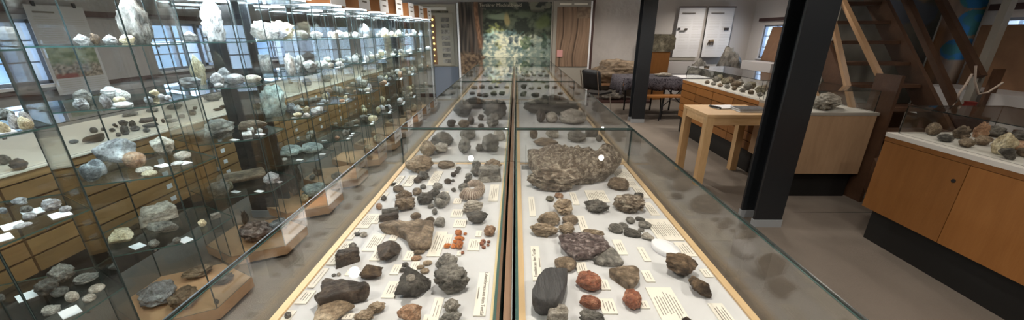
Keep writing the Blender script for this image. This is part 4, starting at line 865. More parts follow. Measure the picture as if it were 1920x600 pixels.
bed_row([((1731, 233, 1761, 255), 'pebble', 'brown', 'round pinkish-brown stone, leftmost', .75), ((1754, 252, 1786, 267), 'pebble', 'dgrey', 'flat dark brown stone', .5), ((1781, 239, 1816, 262), 'lump', 'brown', 'brown two-toned stone', .6), ((1792, 260, 1827, 278), 'lump', 'tan', 'cream-veined stone nearest the front edge', .5),
 ((1819, 234, 1850, 260), 'lump', 'rusty', 'large reddish stone', .7), ((1822, 255, 1857, 274), 'lump', 'brown', 'pinkish-grey stone before the reddish one', .6), ((1850, 256, 1898, 292), 'rugged', 'cream', 'big rough ochre rock', .75), ((1864, 278, 1901, 300), 'angular', 'dgrey', 'dark slate-coloured rock before the ochre one', .6),
 ((1886, 265, 1935, 283), 'pebble', 'rusty', 'dark red flat rock at the frame edge', .4), ((1900, 278, 1940, 296), 'pebble', 'brown', 'grey-pink stone at the frame edge', .4), ((1884, 246, 1930, 266), 'lump', 'dgrey', 'dark rock at the rear', .5), ((1838, 238, 1880, 258), 'lump', 'grey', 'grey rock behind the ochre one', .5)],
 .863, ' on the near right cupboard', 'rounded rocks on the near right cupboard', 4)
# second cabinet run
X2 = 2.68
t = thing('cabinet', 'pale veneer end cabinet behind the nearer black pillar, with black plinth', 'cabinet', (X2 + .3, 3.6, 0))
part('plinth', MB().box((X2 + .05, 3.36, 0), (X2 + .62, 4.0, .262), 'plinth'), t)
part('cabinet_body', MB().box((X2, 3.30, .262), (X2 + .635, 4.0, .836), 'veneer_pale'), t)
part('cabinet_edge', MB().box((X2 - .004, 3.296, .8365), (X2 + .65, 4.0, .862), 'greyframe').box((X2 + .004, 3.304, .862), (X2 + .642, 3.995, .864), 'bedwhite'), t)
c1 = drawer_cabinet('drawer_cabinet', 'x', 'drawer cabinets in the right middle run', .96, .63, 5, 2, .265, .80, 'veneer', False)
for i, y in enumerate((4.004, 4.966)):
    c = c1 if i == 0 else copy_tree(c1); c.rotation_euler = (0, 0, pi); c.location = (X2, y + .96, 0)
    c['label'] = ('orange-brown drawer cabinet right behind the light wood table', 'orange-brown drawer cabinet by the far dark-clothed table')[i]
tag(MB().box((X2 - .004, 4.004, .8465), (X2 + .67, 5.93, .856), 'bedwhite').build('display_bed'), 'grey-white display bed on the right drawer cabinets', 'shelf')
flat_case('low glass cover over the far rocks behind the light wood table', X2 + .03, X2 + .62, 4.06, 5.9, .8565, 1.06, 'glass covers of the right middle run')
flat_case('square glass cover on the pale end cabinet, over one big light rock', X2 + .02, X2 + .61, 3.31, 3.98, .8645, 1.06, 'glass covers of the right middle run')
rock_px((1512, 177, 1572, 209), .864, 'rugged', 'pale', 'big light skull-like rock in the square glass cover on the end cabinet', .5, cat='fossil', name='fossil')
for i in range(12):
    y = 4.2 + i * .138; x = 2.98 + (.12 if i % 2 else 0) + i * .004; s = .13
    put(('rugged', 'lump', 'layered')[i % 3], i % 5, ('brown', 'grey', 'moss')[i % 3], (x, y, .8566), (s, s * .8, .09), i, 'brownish rock, %s in the row behind the light wood table' % ORD[i + 1], 'rock', 'row of rocks on the right middle bed', sub=3)
for i in range(8):
    y = 4.25 + i * .16; put('lump', i % 5, ('grey', 'brown')[i % 2], (2.84 - .008 * i, y, .8566), (.07, .07, .05), i * 2, 'small rock, %s along the front of the right middle bed' % ORD[i + 1], 'rock', 'small rocks along the front of the right middle bed', sub=3)
# light wood table
t = thing('wooden_table', 'light pine side table with square legs, booklets on it', 'table', (2.3, 3.88, 0)); tx0, tx1, ty0, ty1, tz = 1.93, 2.64, 3.60, 4.15, .775
part('table_top', MB().box((tx0, ty0, tz - .028), (tx1, ty1, tz), 'pine'), t)
ap = MB().box((tx0 + .07, ty0 + .008, tz - .11), (tx1 - .07, ty0 + .028, tz - .028), 'pine').box((tx0 + .07, ty1 - .028, tz - .11), (tx1 - .07, ty1 - .008, tz - .028), 'pine').box((tx0 + .008, ty0 + .07, tz - .11), (tx0 + .028, ty1 - .07, tz - .028), 'pine').box((tx1 - .028, ty0 + .07, tz - .11), (tx1 - .008, ty1 - .07, tz - .028), 'pine')
part('table_apron', ap, t)
for x in (tx0 + .004, tx1 - .078):
    for y in (ty0 + .004, ty1 - .078): part('leg', MB().box((x, y, 0), (x + .074, y + .074, tz - .028), 'pine_leg'), t)
def booklet(x, y, w, d, h, rz, m, label, page=True, z=None):
    t = thing('booklet', label, 'book', (x, y, z or tz + .0006)); t.rotation_euler = (0, 0, 0); c, s_ = cos(rz), sin(rz)
    def P(a, b): return (x + a * c - b * s_, y + a * s_ + b * c)
    z = z or tz + .0006
    def slab(w_, d_, z0, z1, m_): return MB().prism([P(-w_, -d_), P(w_, -d_), P(w_, d_), P(-w_, d_)], z0, z1, m_)
    part('page_block', slab(w / 2 - .004, d / 2 - .004, z + .0015, z + h, 'paper_white'), t); part('back_cover', slab(w / 2, d / 2, z, z + .0014, 'greyframe'), t)
    part('front_cover', slab(w / 2, d / 2, z + h + .0002, z + h + .002, m), t); return t
a_ = aty(1848, 178, 3.9); tag(MB().box((a_.x, 3.9, .0), (a_.x + .10, 3.93, 1.20), 'stairwood').build('timber_stub'), 'short reddish-brown timber upright at the foot of the grey post', 'post')
mat('bookcover', (.12, .13, .15), .25)
booklet(2.30, 3.98, .26, .19, .010, .1, 'paper_white', 'open pale booklet lying behind the dark-covered books')
booklet(2.47, 3.81, .30, .20, .016, -.05, 'greyframe', 'lower book of the pair on the light pine table')
booklet(2.47, 3.82, .29, .19, .012, -.05, 'bookcover', 'upper dark-covered book of the pair on the light pine table', z=tz + .0195)
mb = MB(); mb.tube([(2.16, 4.02, tz + .014), (2.17, 3.93, tz + .02), (2.20, 3.87, tz + .014)], .011, 'rubber'); tag(mb.build('page_roll'), 'dark curled booklet spine at the left of the open booklet', 'book')
# stair
t = thing('staircase', 'steep open wooden staircase behind the nearer black pillar', 'staircase', (3.85, 4.2, 0))
sy = lambda z: 4.66 - (1.915 - z) * .863
for x in (3.36, 4.2): part('stringer', MB().bar((x, sy(.02), .08), (x, sy(2.6), 2.60), .20, .045, 'stairwood', (1, 0, 0)), t)
for i in range(12):
    z = .21 * (i + 1); part('tread', MB().box((3.385, sy(z) - .10, z - .035), (4.175, sy(z) + .12, z), 'stairwood'), t)
for x, a, b, w in ((3.30, (4.066, 1.665), (3.472, .729), .032), (3.50, (4.264, 1.884), (3.60, 1.172), .036)):
    a = Vector((x, a[0], a[1])); b = Vector((x, b[0], b[1])); d = (a - b).normalized(); part('handrail', MB().bar(b, a + d * .5, w, .05, 'stairrail', (1, 0, 0)), t)
part('handrail', MB().bar((3.18, 4.25, 1.30), (3.2, 3.72, .72), .04, .06, 'stairrail', (1, 0, 0)), t)
part('newel_board', MB().box((3.335, 3.22, 0), (3.365, 3.46, 1.20), 'stairwood'), t)
# timber frame of the upper gallery
for LOW, a, b, w, l, n in ((1.06, (4.6, 4.693, 1.917), (4.6, 3.822, .849), .055, 'dark sloping timber right of the staircase', 'timber_brace'), (.02, (4.9, 4.60, 1.91), (4.9, 3.95, 1.13), .06, 'brown sloping timber in front of the blue-dotted board', 'timber_brace')):
    a = Vector(a); b = Vector(b); d = (a - b).normalized(); tag(MB().bar(b - d * LOW, a + d * .7, w, .07, 'stairwood', (1, 0, 0)).build(n), l, 'beam', 'sloping timbers')
p = atz(1700, 280, 0); tag(MB().box((4.935, 3.98, 0), (5.0, 4.05, ZC), 'greyframe').build('timber_post'), 'upright grey timber post before the far right window', 'post')
# painted boards behind the staircase
def painted(name, x0, x1, z0, z1, Y, fn, nx, nz, label, cat, m='paint', thick=.02, parent=None, yaw=0):
    V = [(x0 + (x1 - x0) * i / nx, Y, z0 + (z1 - z0) * j / nz) for j in range(nz + 1) for i in range(nx + 1)]
    Fs = [(j * (nx + 1) + i, j * (nx + 1) + i + 1, (j + 1) * (nx + 1) + i + 1, (j + 1) * (nx + 1) + i) for j in range(nz) for i in range(nx)]
    mb = MB(); mb.add(V, Fs, m); mb.box((x0, Y + .002, z0), (x1, Y + thick, z1), 'greyframe'); o = mb.build(name, parent)
    ca = o.data.color_attributes.new('paint', 'FLOAT_COLOR', 'POINT'); 
    for k in range(len(o.data.vertices)): ca.data[k].color = (.3, .3, .3, 1)
    for j in range(nz + 1):
        for i in range(nx + 1): ca.data[j * (nx + 1) + i].color = (*fn(i / nx, j / nz), 1)
    return tag(o, label, cat) if not parent else o
def mixc(a, b, t): t = max(0, min(1, t)); return tuple(x + (y - x) * t for x, y in zip(a, b))
def blob(x, y, cx, cy, rx, ry, n=.25, f=9, s=0): return 1 - sqrt(((x - cx) / rx) ** 2 + ((y - cy) / ry) ** 2) + n * noise.noise(Vector((x * f, y * f, s)))
def sm(v, w=.15): return max(0, min(1, v / w))
def mural(x, y):
    P = Vector((x * 8, y * 7, 1)); n1 = fbm(P, 4); n2 = fbm(Vector((x * 26, y * 20, 4)), 3); n3 = noise.noise(Vector((x * 60, y * 16, 7)))
    c = mixc((.018, .026, .018), (.085, .105, .07), .42 + 1.3 * n1 + 1.0 * n2)
    if y > .86: c = mixc(c, mixc((.16, .16, .12), (.03, .035, .03), sm(n1 + .25)), sm(y - .86, .05))
    for cx, cy, rx, ry, col in ((.42, .80, .13, .05, (.20, .25, .17)), (.72, .84, .2, .05, (.10, .13, .08)), (.9, .72, .1, .12, (.10, .13, .05)), (.52, .74, .035, .11, (.30, .24, .10))):
        c = mixc(c, col, .8 * sm(blob(x, y, cx, cy, rx, ry, .5), .5))
    # light clearing and water
    cl = sm(.57 - y + .08 * n1 * 2 - (.08 if x > .72 else 0), .05) * sm(x - .22 - .03 * n1, .03)
    water = mixc((.22, .30, .27), (.78, .78, .58), .75 + 1.3 * n2 + .9 * n1 - abs(x - .48) * 1.6)
    if x > .68: water = mixc(water, (.16, .21, .18), sm(x - .68, .12) * .7)
    c = mixc(c, water, cl)
    for cx, cy, rx, ry, col, w in ((.41, .63, .10, .07, (.36, .38, .10), .5), (.33, .60, .05, .06, (.26, .32, .12), .5), (.30, .50, .09, .09, (.14, .24, .24), .3), (.38, .55, .07, .08, (.36, .50, .44), .3), (.55, .58, .12, .05, (.12, .20, .20), .3), (.42, .42, .05, .06, (.34, .34, .13), .4), (.72, .44, .07, .12, (.05, .10, .035), .2), (.93, .46, .035, .16, (.03, .06, .04), .2), (.56, .49, .022, .05, (.03, .07, .12), .1), (.62, .48, .026, .055, (.03, .07, .11), .15), (.65, .37, .05, .04, (.07, .13, .14), .2), (.80, .60, .02, .1, (.02, .03, .02), .2), (.72, .18, .1, .08, (.05, .09, .05), .3), (.35, .16, .12, .06, (.22, .28, .2), .3)):
        c = mixc(c, tuple(v * (.75 + 1.1 * (n2 + .25)) for v in col), .8 * sm(blob(x, y, cx, cy, rx, ry, .9, 24), w * 1.6))
    if cl > .5: c = mixc(c, (.14, .18, .15), .4 * sm(fbm(Vector((x * 9, y * 34, 3)), 2) - .2, .2))
    # trunks on the left
    lt = sm(.27 - x + .02 * n1, .03) * sm(y - .28 + .25 * x, .05)
    tr = mixc((.030, .026, .022), (.11, .085, .065), .5 + 1.6 * noise.noise(Vector((x * 45, y * 3, 9)))); c = mixc(c, tr, lt)
    tx = .205 + .02 * sin(y * 5); c = mixc(c, mixc((.14, .075, .04), (.30, .16, .09), .5 + n3 * 1.5), sm(.028 - abs(x - tx), .012) * sm(y - .34, .05))
    c = mixc(c, (.05, .028, .018), sm(.022 - abs(x - .13 - .01 * sin(y * 9)), .01) * sm(.6 - y, .3))
    c = mixc(c, mixc((.055, .035, .022), (.22, .15, .09), .5 + 1.3 * n2), sm(.33 - y - .9 * (x - .2) * (x > .2) + .03 * n1, .05) * sm(.42 - x, .08))
    return c
t = thing('mural_panel', 'large painted forest and clearing panel at the end of the middle cases', 'painting', (-.24, 8.9, .62))
painted('painted_picture', -1.30, .815, .62, 2.215, 8.9, mural, 190, 140, '', '', parent=t)
text(t, 'Tertiärer Mischlaubwald', (-.35, 8.892, 2.145), (pi / 2, 0, 0), .098, 'beige')
part('panel_frame', MB().box((.816, 8.87, .3), (.84, 8.93, 2.22), 'greyframe'), t); part('side_tube', MB().box((-1.345, 8.86, .0), (-1.305, 8.93, 2.19), 'paper_white'), t)
part('panel_base', MB().box((-1.30, 8.90, .0), (.815, 8.94, .615), 'greyframe'), t)
# bernstein information panel
t = thing('information_panel', 'grey-beige information panel with a column of lit yellow specimens', 'panel', (-1.95, 9.14, .6))
part('panel_board', MB().box((-2.52, 9.12, .78), (-1.40, 9.16, 2.18), 'beige'), t)
part('panel_stand', MB().box((-2.0, 9.14, .0), (-1.4, 9.17, .779), 'winframe'), t)
part('panel_recess', MB().box((-2.17, 9.105, .80), (-1.48, 9.1195, 1.99), 'beige'), t)
part('title_strip', MB().box((-2.3, 9.11, 2.06), (-1.62, 9.1195, 2.12), 'paper'), t); part('photo_strip', MB().box((-2.2, 9.104, 2.0), (-1.58, 9.118, 2.04), 'moss'), t)
part('dark_strip', MB().box((-2.02, 9.095, .83), (-1.90, 9.1045, 1.94), 'board_brown'), t)
for i in range(8):
    z = 1.85 - i * .135; a = .028 if i not in (2, 6, 7) else .018; xx = -1.96 + R_.uniform(-.01, .01)
    part('lit_specimen', MB().prism([(0, 0), (1, 0), (1, 1)], 0, .001, 'gold') if False else MB().tube([(xx, 9.07, z), (xx + .002, 9.094, z)], [a * .4, a], 'gold', 7), t)
    part('photo_plate', MB().box((-1.76, 9.098, z - .05), (-1.57, 9.1045, z + .045), 'grey'), t)
t = thing('poster_rack', 'narrow rack of pink and white pictures left of the information panel', 'rack', (-2.68, 9.0, .4))
part('rack_board', MB().box((-2.80, 9.05, .3), (-2.56, 9.08, 1.95), 'board_brown'), t)
for i in range(6): part('picture_card', MB().box((-2.78, 9.035, 1.72 - i * .23), (-2.58, 9.048, 1.88 - i * .23), 'pink' if i % 2 == 0 else 'paper'), t)
# lacquer profile panel on the right of the mural
t = thing('lacquer_profile', 'tall framed brown wood-grain panel right of the painted forest', 'panel', (1.33, 8.9, .7))
part('panel_board', MB().box((.85, 8.90, .0), (1.78, 8.94, 2.23), 'greyframe'), t); part('white_batten', MB().box((1.70, 8.86, .0), (1.735, 8.899, 2.23), 'paper_white'), t); part('brown_batten', MB().box((1.74, 8.86, .0), (1.79, 8.899, 2.25), 'walltrim'), t)
def profile(x, y):
    w = x + .05 * sin(y * 5 + 1) + .03 * noise.noise(Vector((x * 4, y * 3, 2))); n = noise.noise(Vector((w * 16, y * 1.1, 5))) + .5 * noise.noise(Vector((w * 60, y * 4, 8)))
    c = mixc((.17, .11, .07), (.30, .20, .135), .5 + .8 * n)
    for q, b in ((.16, .03), (.42, .018), (.58, .03), (.66, .014)): c = mixc(c, (.045, .028, .018), sm(b - abs(w - q), .02) * .85)
    if x > .6 and y > .82: c = mixc((.16, .11, .075), (.26, .19, .13), .5 + fbm(Vector((x * 12, y * 20, 1)), 2))
    return c
painted('profile_board', .94, 1.70, .80, 2.11, 8.88, profile, 60, 90, '', '', parent=t)
part('title_strip', MB().box((1.0, 8.894, 2.15), (1.26, 8.8995, 2.19), 'paper').box((1.32, 8.894, 2.15), (1.62, 8.8995, 2.19), 'paper'), t)
part('specimen_plate', MB().box((.97, 8.86, 1.02), (1.10, 8.879, 1.18), 'pink'), t)
# rough plaster niche with the lit boulder
tag(MB().box((1.80, 9.18, .0), (3.12, 9.28, 2.6), 'wallrough').build('plaster_backdrop'), 'rough pale plaster backdrop behind the lit boulder', 'backdrop')
t = thing('boulder_stand', 'low grey stand carrying the big lit boulder', 'stand', (2.5, 8.75, 0)); part('stand_top', MB().box((1.8, 8.5, .40), (3.17, 9.1, .44), 'board_brown'), t); part('stand_back', MB().box((1.78, 8.95, .0), (3.15, 9.0, .40), 'greyframe'), t)
part('stand_floor', MB().box((1.8, 8.45, .0), (3.17, 9.1, .05), 'walltrim'), t)
put('lump', 3, 'brown', (2.46, 8.79, .4402), (1.4, .5, .56), .0, 'large brown boulder lit from above, in front of the rough plaster', 'rock', name='boulder', sub=5)
put('lump', 2, 'grey', (2.3, 8.72, .0506), (.62, .35, .26), .1, 'grey rounded stone on the floor of the stand, under the lit boulder', 'rock', sub=4)
put('lump', 4, 'white', (1.55, 8.3, .0006), (.2, .16, .13), .1, 'white stone on the floor by the far end of the right cases', 'rock', sub=3)
# far table
t = thing('folding_table', 'long trestle table at the back under a dark patterned cloth', 'table', (2.75, 7.3, 0))
part('table_top', MB().box((2.05, 6.95, .715), (3.7, 7.75, .74), 'greyframe'), t)
for x in (2.3, 2.85, 3.25):
    for y in (7.02, 7.65): part('leg', MB().tube([(x, y, .0), (x, y, .714)], .018, 'blackmetal', 8), t)
part('cross_brace', MB().tube([(2.85, 7.02, .2), (3.25, 7.02, .6)], .01, 'blackmetal').tube([(3.25, 7.02, .2), (2.85, 7.02, .6)], .01, 'blackmetal'), t)
mb = MB(); x0, x1, y0, y1 = 2.03, 3.72, 6.92, 7.78; mb.box((x0, y0, .7405), (x1, y1, .748), 'cloth')
def drape(mb, a, b, out, z0, z1, m, n=40, amp=.014):
    a = Vector(a); b = Vector(b); o = Vector(out); V = []
    for i in range(n + 1):
        p = a.lerp(b, i / n)
        for j, z in enumerate((z1, (z0 + z1) / 2, z0)):
            q = p + o * (.004 + j * amp * (.6 + sin(i * .9) + .5 * sin(i * 2.3))); V.append((q.x, q.y, z + (.01 * sin(i * .7) if j == 2 else 0)))
    Fs = [(i * 3 + j, (i + 1) * 3 + j, (i + 1) * 3 + j + 1, i * 3 + j + 1) for i in range(n) for j in range(2)]
    mb.add(V, Fs, m, True)
drape(mb, (x0, y0, 0), (x1, y0, 0), (0, -1, 0), .53, .748, 'cloth'); drape(mb, (x0, y1, 0), (x0, y0, 0), (-1, 0, 0), .45, .748, 'cloth', 24); drape(mb, (x1, y0, 0), (x1, y1, 0), (1, 0, 0), .5, .748, 'cloth', 20)
o = mb.build('tablecloth'); sd = o.modifiers.new('s', 'SOLIDIFY'); sd.thickness = .003; tag(o, 'dark patterned cloth hanging over the long back table', 'tablecloth')
tag(MB().box((3.15, 7.0, .7485), (3.68, 7.5, .752), 'paper_white').build('paper_sheet'), 'white sheet on the right end of the dark tablecloth', 'paper')
t = thing('bench', 'orange-brown bench in front of the back table', 'bench', (2.95, 6.72, 0)); part('seat', MB().box((2.33, 6.60, .44), (3.6, 6.84, .47), 'veneer'), t)
for x in (2.7, 3.3):
    part('leg', MB().tube([(x - .04, 6.64, 0), (x + .02, 6.66, .439)], .014, 'blackmetal').tube([(x + .06, 6.8, 0), (x, 6.78, .439)], .014, 'blackmetal'), t)
def chair(x, y, rz, label, wood_=False):
    t = thing('chair', label, 'chair', (x, y, 0)); t.rotation_euler = (0, 0, rz)
    def P(n, mb):
        o = bpy.data.objects.new(n, mb.mesh(n)); C.objects.link(o); o.parent = t; return o
    P('seat', MB().box((-.21, -.20, .43), (.21, .21, .465), 'blackmetal'))
    V = []; 
    for j, z in enumerate((.52, .66, .80, .90)):
        for i in range(9):
            a = (i - 4) / 4; V.append((a * .21, -.20 - .03 * j - .0 + .04 * a * a, z - .03 * abs(a) ** 3 * (j == 3)))
    mb = MB(); mb.add(V, [(j * 9 + i, j * 9 + i + 1, (j + 1) * 9 + i + 1, (j + 1) * 9 + i) for j in range(3) for i in range(8)], 'blackmetal', True); b = P('backrest', mb); b.modifiers.new('s', 'SOLIDIFY').thickness = .018
    for sx in (-1, 1):
        P('leg', MB().tube([(.19 * sx, -.31, .88), (.19 * sx, -.20, .44), (.21 * sx, -.27, 0)], .011, 'chrome')); P('leg', MB().tube([(.19 * sx, .18, .43), (.21 * sx, .24, 0)], .011, 'chrome'))
    return t
chair(1.60, 7.2, -pi / 2 + .75, 'black chair with metal legs at the left end of the back table')
put('rugged', 5, 'pale', (2.9, 7.3, .7486), (.35, .22, .07), 0, 'pile of pale stones on the dark tablecloth', 'rock', sub=4)
# wall pieces at the back right
t = thing('stone_relief', 'mossy stone slab above an orange wooden board against the back wall', 'relief', (3.45, 9.0, .6))
mb = MB(); a = [(3.20, 1.14), (3.62, 1.14), (3.73, 1.2), (3.73, 1.44), (3.66, 1.525), (3.20, 1.53)]; V = [(x, 8.93, z) for x, z in a] + [(x, 9.02, z) for x, z in a]
mb.add(V, [tuple(range(6)), tuple(range(6, 12))[::-1]] + [(i, i + 6, (i + 1) % 6 + 6, (i + 1) % 6) for i in range(6)], 'moss'); part('stone_slab', mb, t)
part('wooden_board', MB().box((3.22, 8.95, .0), (3.65, 9.0, 1.135), 'veneer'), t)
def poster(x0, x1, x0b, x1b, label, pics):
    t = thing('hanging_poster', label, 'poster', ((x0 + x1) / 2, 9.2, 1.0), 'hanging text posters on the back wall')
    part('poster_sheet', quad_panel(MB(), [(x0b, 9.18, 1.0), (x1b, 9.18, 1.0), (x1, 9.2, 2.12), (x0, 9.2, 2.12)], 'paper_white', .004), t)
    part('hanging_rod', MB().tube([(x0 - .02, 9.19, 2.125), (x1 + .02, 9.19, 2.125)], .012, 'walltrim'), t)
    tl = MB(); w = x1 - x0; tl.box((x0 + .06, 9.17, 1.98), (x0 + .06 + w * .5, 9.174, 2.0), 'ink')
    for c in (0, 1):
        for k in range(22):
            z = 1.88 - k * .036; a = x0 + .05 + c * w * .48; tl.box((a, 9.172, z), (a + w * (.40 if k % 7 else .25), 9.1725, z + .002), 'greyframe')
    part('printed_text', tl, t)
    for px, pz, w_, h_, mm in pics: part('picture', MB().box((x0 + px, 9.164, pz), (x0 + px + w_, 9.169, pz + h_), mm), t)
poster(3.84, 4.44, 3.80, 4.40, 'left one of two white text posters on the back wall', [(.0, 1.62, .06, .05, 'dgrey'), (.05, 1.585, .14, .025, 'dgrey'), (.16, 1.62, .07, .035, 'dark')])
poster(4.51, 5.12, 4.50, 5.10, 'right one of two white text posters, with a small brown elephant picture', [(.42, 1.61, .11, .06, 'dark')])
ep = MB().tube([(4.62, 9.155, 1.36), (4.72, 9.155, 1.37)], [.03, .035], 'brown').tube([(4.62, 9.155, 1.35), (4.595, 9.155, 1.31), (4.59, 9.155, 1.27)], [.022, .012, .006], 'brown')
for x in (4.63, 4.66, 4.70, 4.725): ep.tube([(x, 9.155, 1.36), (x, 9.155, 1.28)], .010, 'brown')
t = [o for o in bpy.data.objects if o.name.startswith('hanging_poster') and 'elephant' in o['label']][0]; part('elephant_picture', ep, t)
tag(MB().box((3.70, 9.17, .92), (4.35, 9.29, .985), 'greyframe').build('wall_ledge'), 'dark ledge on the back wall under the left poster', 'ledge')
tag(MB().box((3.68, 9.1, .0), (4.6, 9.16, .90), 'whitebox').build('white_panel'), 'white panel beside the orange wooden board', 'panel')
put('rugged', 1, 'grey', (4.25, 8.72, .0006), (.74, .5, 1.0), 0, 'big pale grey boulder below the posters, left', 'rock', name='boulder', sub=4)
put('rugged', 4, 'dgrey', (5.02, 8.86, .0006), (.66, .44, 1.27), 0, 'dark craggy boulder below the right poster', 'rock', name='boulder', sub=4)
tag(MB().box((5.1, 7.5, .0), (5.45, 8.38, .699), 'whitebox').build('pedestal'), 'white pedestal block in the far right corner', 'pedestal')
# things along the right wall
o = quad_panel(MB(), [(5.56, 8.58, .97), (5.50, 7.95, .97), (5.60, 8.02, 1.675), (5.62, 8.50, 1.675)], 'board_brown', .02, (1, 0, 0)).build('leaning_board'); tag(o, 'brown board leaning before the far window of the right wall', 'board')
tag(MB().box((5.1, 7.5, .70), (5.45, 8.5, .968), 'whitebox').build('storage_box'), 'pale box under the leaning brown board', 'box')
GB = [(aty(u, v, 4.75), (aty(u + a, v, 4.75) - aty(u - a, v, 4.75)).length / 2, (aty(u, v + b, 4.75) - aty(u, v - b, 4.75)).length / 2) for u, v, a, b in ((1799, 92, 36, 20), (1826, 42, 34, 23), (1835, -6, 35, 21))]
BX0, BX1, BZ0, BZ1 = 5.15, 5.63, .0005, 2.45
def globes(x, y):
    c = mixc((.15, .075, .032), (.22, .115, .052), .5 + fbm(Vector((x * 6, y * 6, 0)), 2)); X = BX0 + x * (BX1 - BX0); Z = BZ0 + y * (BZ1 - BZ0)
    for g, rx, rz in GB:
        q = ((X - g.x) / rx) ** 2 + ((Z - g.z) / rz) ** 2
        if q < 1: c = mixc((.006, .085, .17), (.015, .09, .075), sm(fbm(Vector((X * 5, Z * 7, 3)), 2) + .02, .1))
    return c
painted('timeline_board', BX0, BX1, BZ0, BZ1, 4.75, globes, 60, 180, 'orange-brown board with blue globes behind the sloping timbers', 'board')
def chart(x, y):
    n = fbm(Vector((x * 5, y * 5, 2)), 3); c = mixc((.22, .22, .19), (.36, .35, .31), .5 + n)
    c = mixc(c, (.52, .37, .25), sm(blob(x, y, .58, .86, .18, .22, .7, 6), .1)); c = mixc(c, (.24, .28, .36), sm(blob(x, y, .6, .66, .3, .10, .6, 7), .1))
    return mixc(c, (.07, .065, .05), sm(y - .86, .05) * sm(.35 - x, .05))
painted('wall_chart', 4.2, 5.6, .62, 2.4, 5.1, chart, 50, 60, 'greyish landscape chart with a tan shape, behind the staircase', 'chart')
tag(MB().box((4.0, 5.2, 0), (5.6, 5.26, 2.6), 'board_brown').build('partition_board'), 'dark brown partition behind the staircase and chart', 'partition')
tag(MB().box((5.50, 3.3, .9495), (5.53, 4.62, 1.64), 'board_brown').build('leaning_board'), 'brown board covering most of the right wall window, below a strip of daylight', 'board')
tag(MB().box((5.03, 3.0, .60), (5.57, 4.62, .949), 'whitebox').build('storage_box'), 'long pale box on the floor stand under the brown window board', 'box')
tag(MB().box((5.06, 3.05, .0), (5.44, 4.5, .599), 'standbrown').build('box_stand'), 'dark stand under the long pale box at the right wall', 'stand')
t = thing('flower_pot', 'dark red pot-like vessel with pale twisted cords, right of the timber post', 'vessel', (4.36, 3.5, 0))
part('pedestal', MB().box((4.25, 3.39, 0), (4.47, 3.61, .80), 'standbrown'), t)
part('vessel', MB().lathe((4.36, 3.5, .8005), [(.03, 0), (.05, .02), (.055, .07), (.04, .11), (.045, .13)], 'darkred'), t)
for pts in ([(4.47, 3.7, 1.25), (4.50, 3.68, 1.10), (4.56, 3.66, .98), (4.62, 3.64, 1.0), (4.70, 3.62, 1.10)], [(4.37, 3.62, 1.18), (4.34, 3.61, 1.08), (4.30, 3.6, 1.0), (4.31, 3.6, .92), (4.27, 3.6, .84)]): part('cord', MB().tube([(x_ * .953, y_ * .945, EYE + (z_ - EYE) * .95) for x_, y_, z_ in pts], .009, 'cord', 6), t)
# rack between the cupboard and the pale cabinet
t = thing('stone_rack', 'dark low rack with stacked flat stones, between the two right cabinets', 'rack', (3.75, 3.05, 0))
part('rack_side', MB().box((3.50, 2.68, 0), (3.53, 2.94, .80), 'stairwood').box((4.1, 2.68, 0), (4.13, 2.94, .80), 'stairwood'), t)
for z in (.08, .25, .42, .59, .76): part('rack_shelf', MB().box((3.5305, 2.68, z), (4.0995, 2.94, z + .018), 'stairwood'), t)
n_ = 0
for z in (.098, .268, .438, .608):
    for q in range(4):
        n_ += 1; put('layered', q, ('grey', 'brown', 'pale')[q % 3], (3.6 + q * .14, 2.81, z + .0006), (.12, .16, .06), q, 'flat stone, %s on the %s board of the dark rack' % (ORD[q + 1], {.098: 'lowest', .268: 'second', .438: 'third', .608: 'top'}[z]), 'rock', 'flat stones in the dark rack', sub=3)
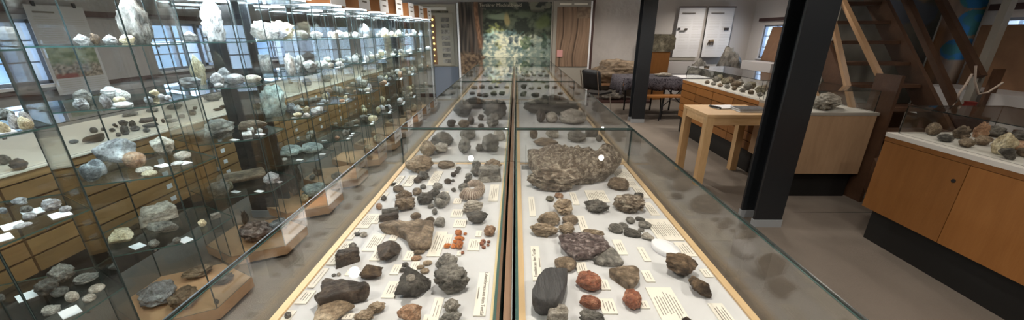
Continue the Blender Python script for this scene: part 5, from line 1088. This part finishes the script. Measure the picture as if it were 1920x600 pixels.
# ------------------------------------------------------------------ lights
def lamp(x, y, z, w, col=(1, .90, .79), r=.04):
    t = thing('ceiling_or_fill_spot', 'round ceiling spot or added fill lamp at %.1f m into the room' % y, 'lamp', (x, y, z), 'ceiling spot lamps')
    part('spot_housing', MB().lathe((x, y, z + .005), [(.05, 0), (.062, .02), (.06, .12), (.03, .16), (.012, .17), (.012, ZC - z - .006)], 'blackmetal', 16), t)
    part('bulb', MB().lathe((x, y, z - .006), [(.003, -.012), (.018, -.006), (.023, .004), (.023, .010)], 'bulb', 16), t)
    ld = bpy.data.lights.new('spot_light', 'SPOT'); ld.energy = w; ld.color = col; ld.spot_size = radians(150); ld.spot_blend = .7; ld.shadow_soft_size = r
    lo = bpy.data.objects.new('spot_light', ld); C.objects.link(lo); lo.parent = t; lo.location = (0, 0, -.03)
q = atz(665, 515, EYE - (EYE - ZG) - (2.5 - ZG)); LX, LY = q.x, q.y
for x, y, w in ((-.72, 5.55, 130), (1.4, 5.6, 90), (LX, LY, 120), (.1, .9, 90), (1.45, .3, 70), (-1.0, .2, 60), (3.1, 5.6, 75), (1.9, 7.7, 60), (2.0, 2.0, 30), (-.2, 7.6, 110), (4.3, 8.2, 80), (-3.3, 2.2, 45), (-3.3, 4.6, 55), (-3.3, 7.0, 45), (3.4, 1.6, 16), (2.9, 4.4, 32), (4.3, 2.9, 18)):  # first three follow glints; left bed, table and chart lamps are added fill
    lamp(x, y, 2.5, w)
w = bpy.data.worlds.new('sky'); S.world = w; w.use_nodes = True; bg = w.node_tree.nodes['Background']; nt = w.node_tree
n = nt.nodes.new('ShaderNodeTexNoise'); n.inputs['Scale'].default_value = 14; n.inputs['Detail'].default_value = 8
r = nt.nodes.new('ShaderNodeValToRGB'); r.color_ramp.elements[0].position = .38; r.color_ramp.elements[0].color = (.09, .22, .55, 1)
r.color_ramp.elements[1].position = .56; r.color_ramp.elements[1].color = (.38, .62, 1.0, 1)
tc = nt.nodes.new('ShaderNodeTexCoord'); nt.links.new(tc.outputs['Generated'], n.inputs['Vector']); nt.links.new(n.outputs['Fac'], r.inputs['Fac']); nt.links.new(r.outputs[0], bg.inputs[0]); bg.inputs[1].default_value = 2.0
def portal(x, y, z, sy, sz, ry, w):
    ld = bpy.data.lights.new('daylight', 'AREA'); ld.shape = 'RECTANGLE'; ld.size = sz; ld.size_y = sy; ld.energy = w; ld.color = (.6, .78, 1)
    o = bpy.data.objects.new('daylight', ld); C.objects.link(o); o.location = (x, y, z); o.rotation_euler = (0, ry, 0)
for a, b in WL: portal(XL - .25, (a + b) / 2, 1.31, b - a, .7, -pi / 2, 14)
for a, b in WR: portal(XR + .25, (a + b) / 2, 1.36, b - a, .7, pi / 2, 8)
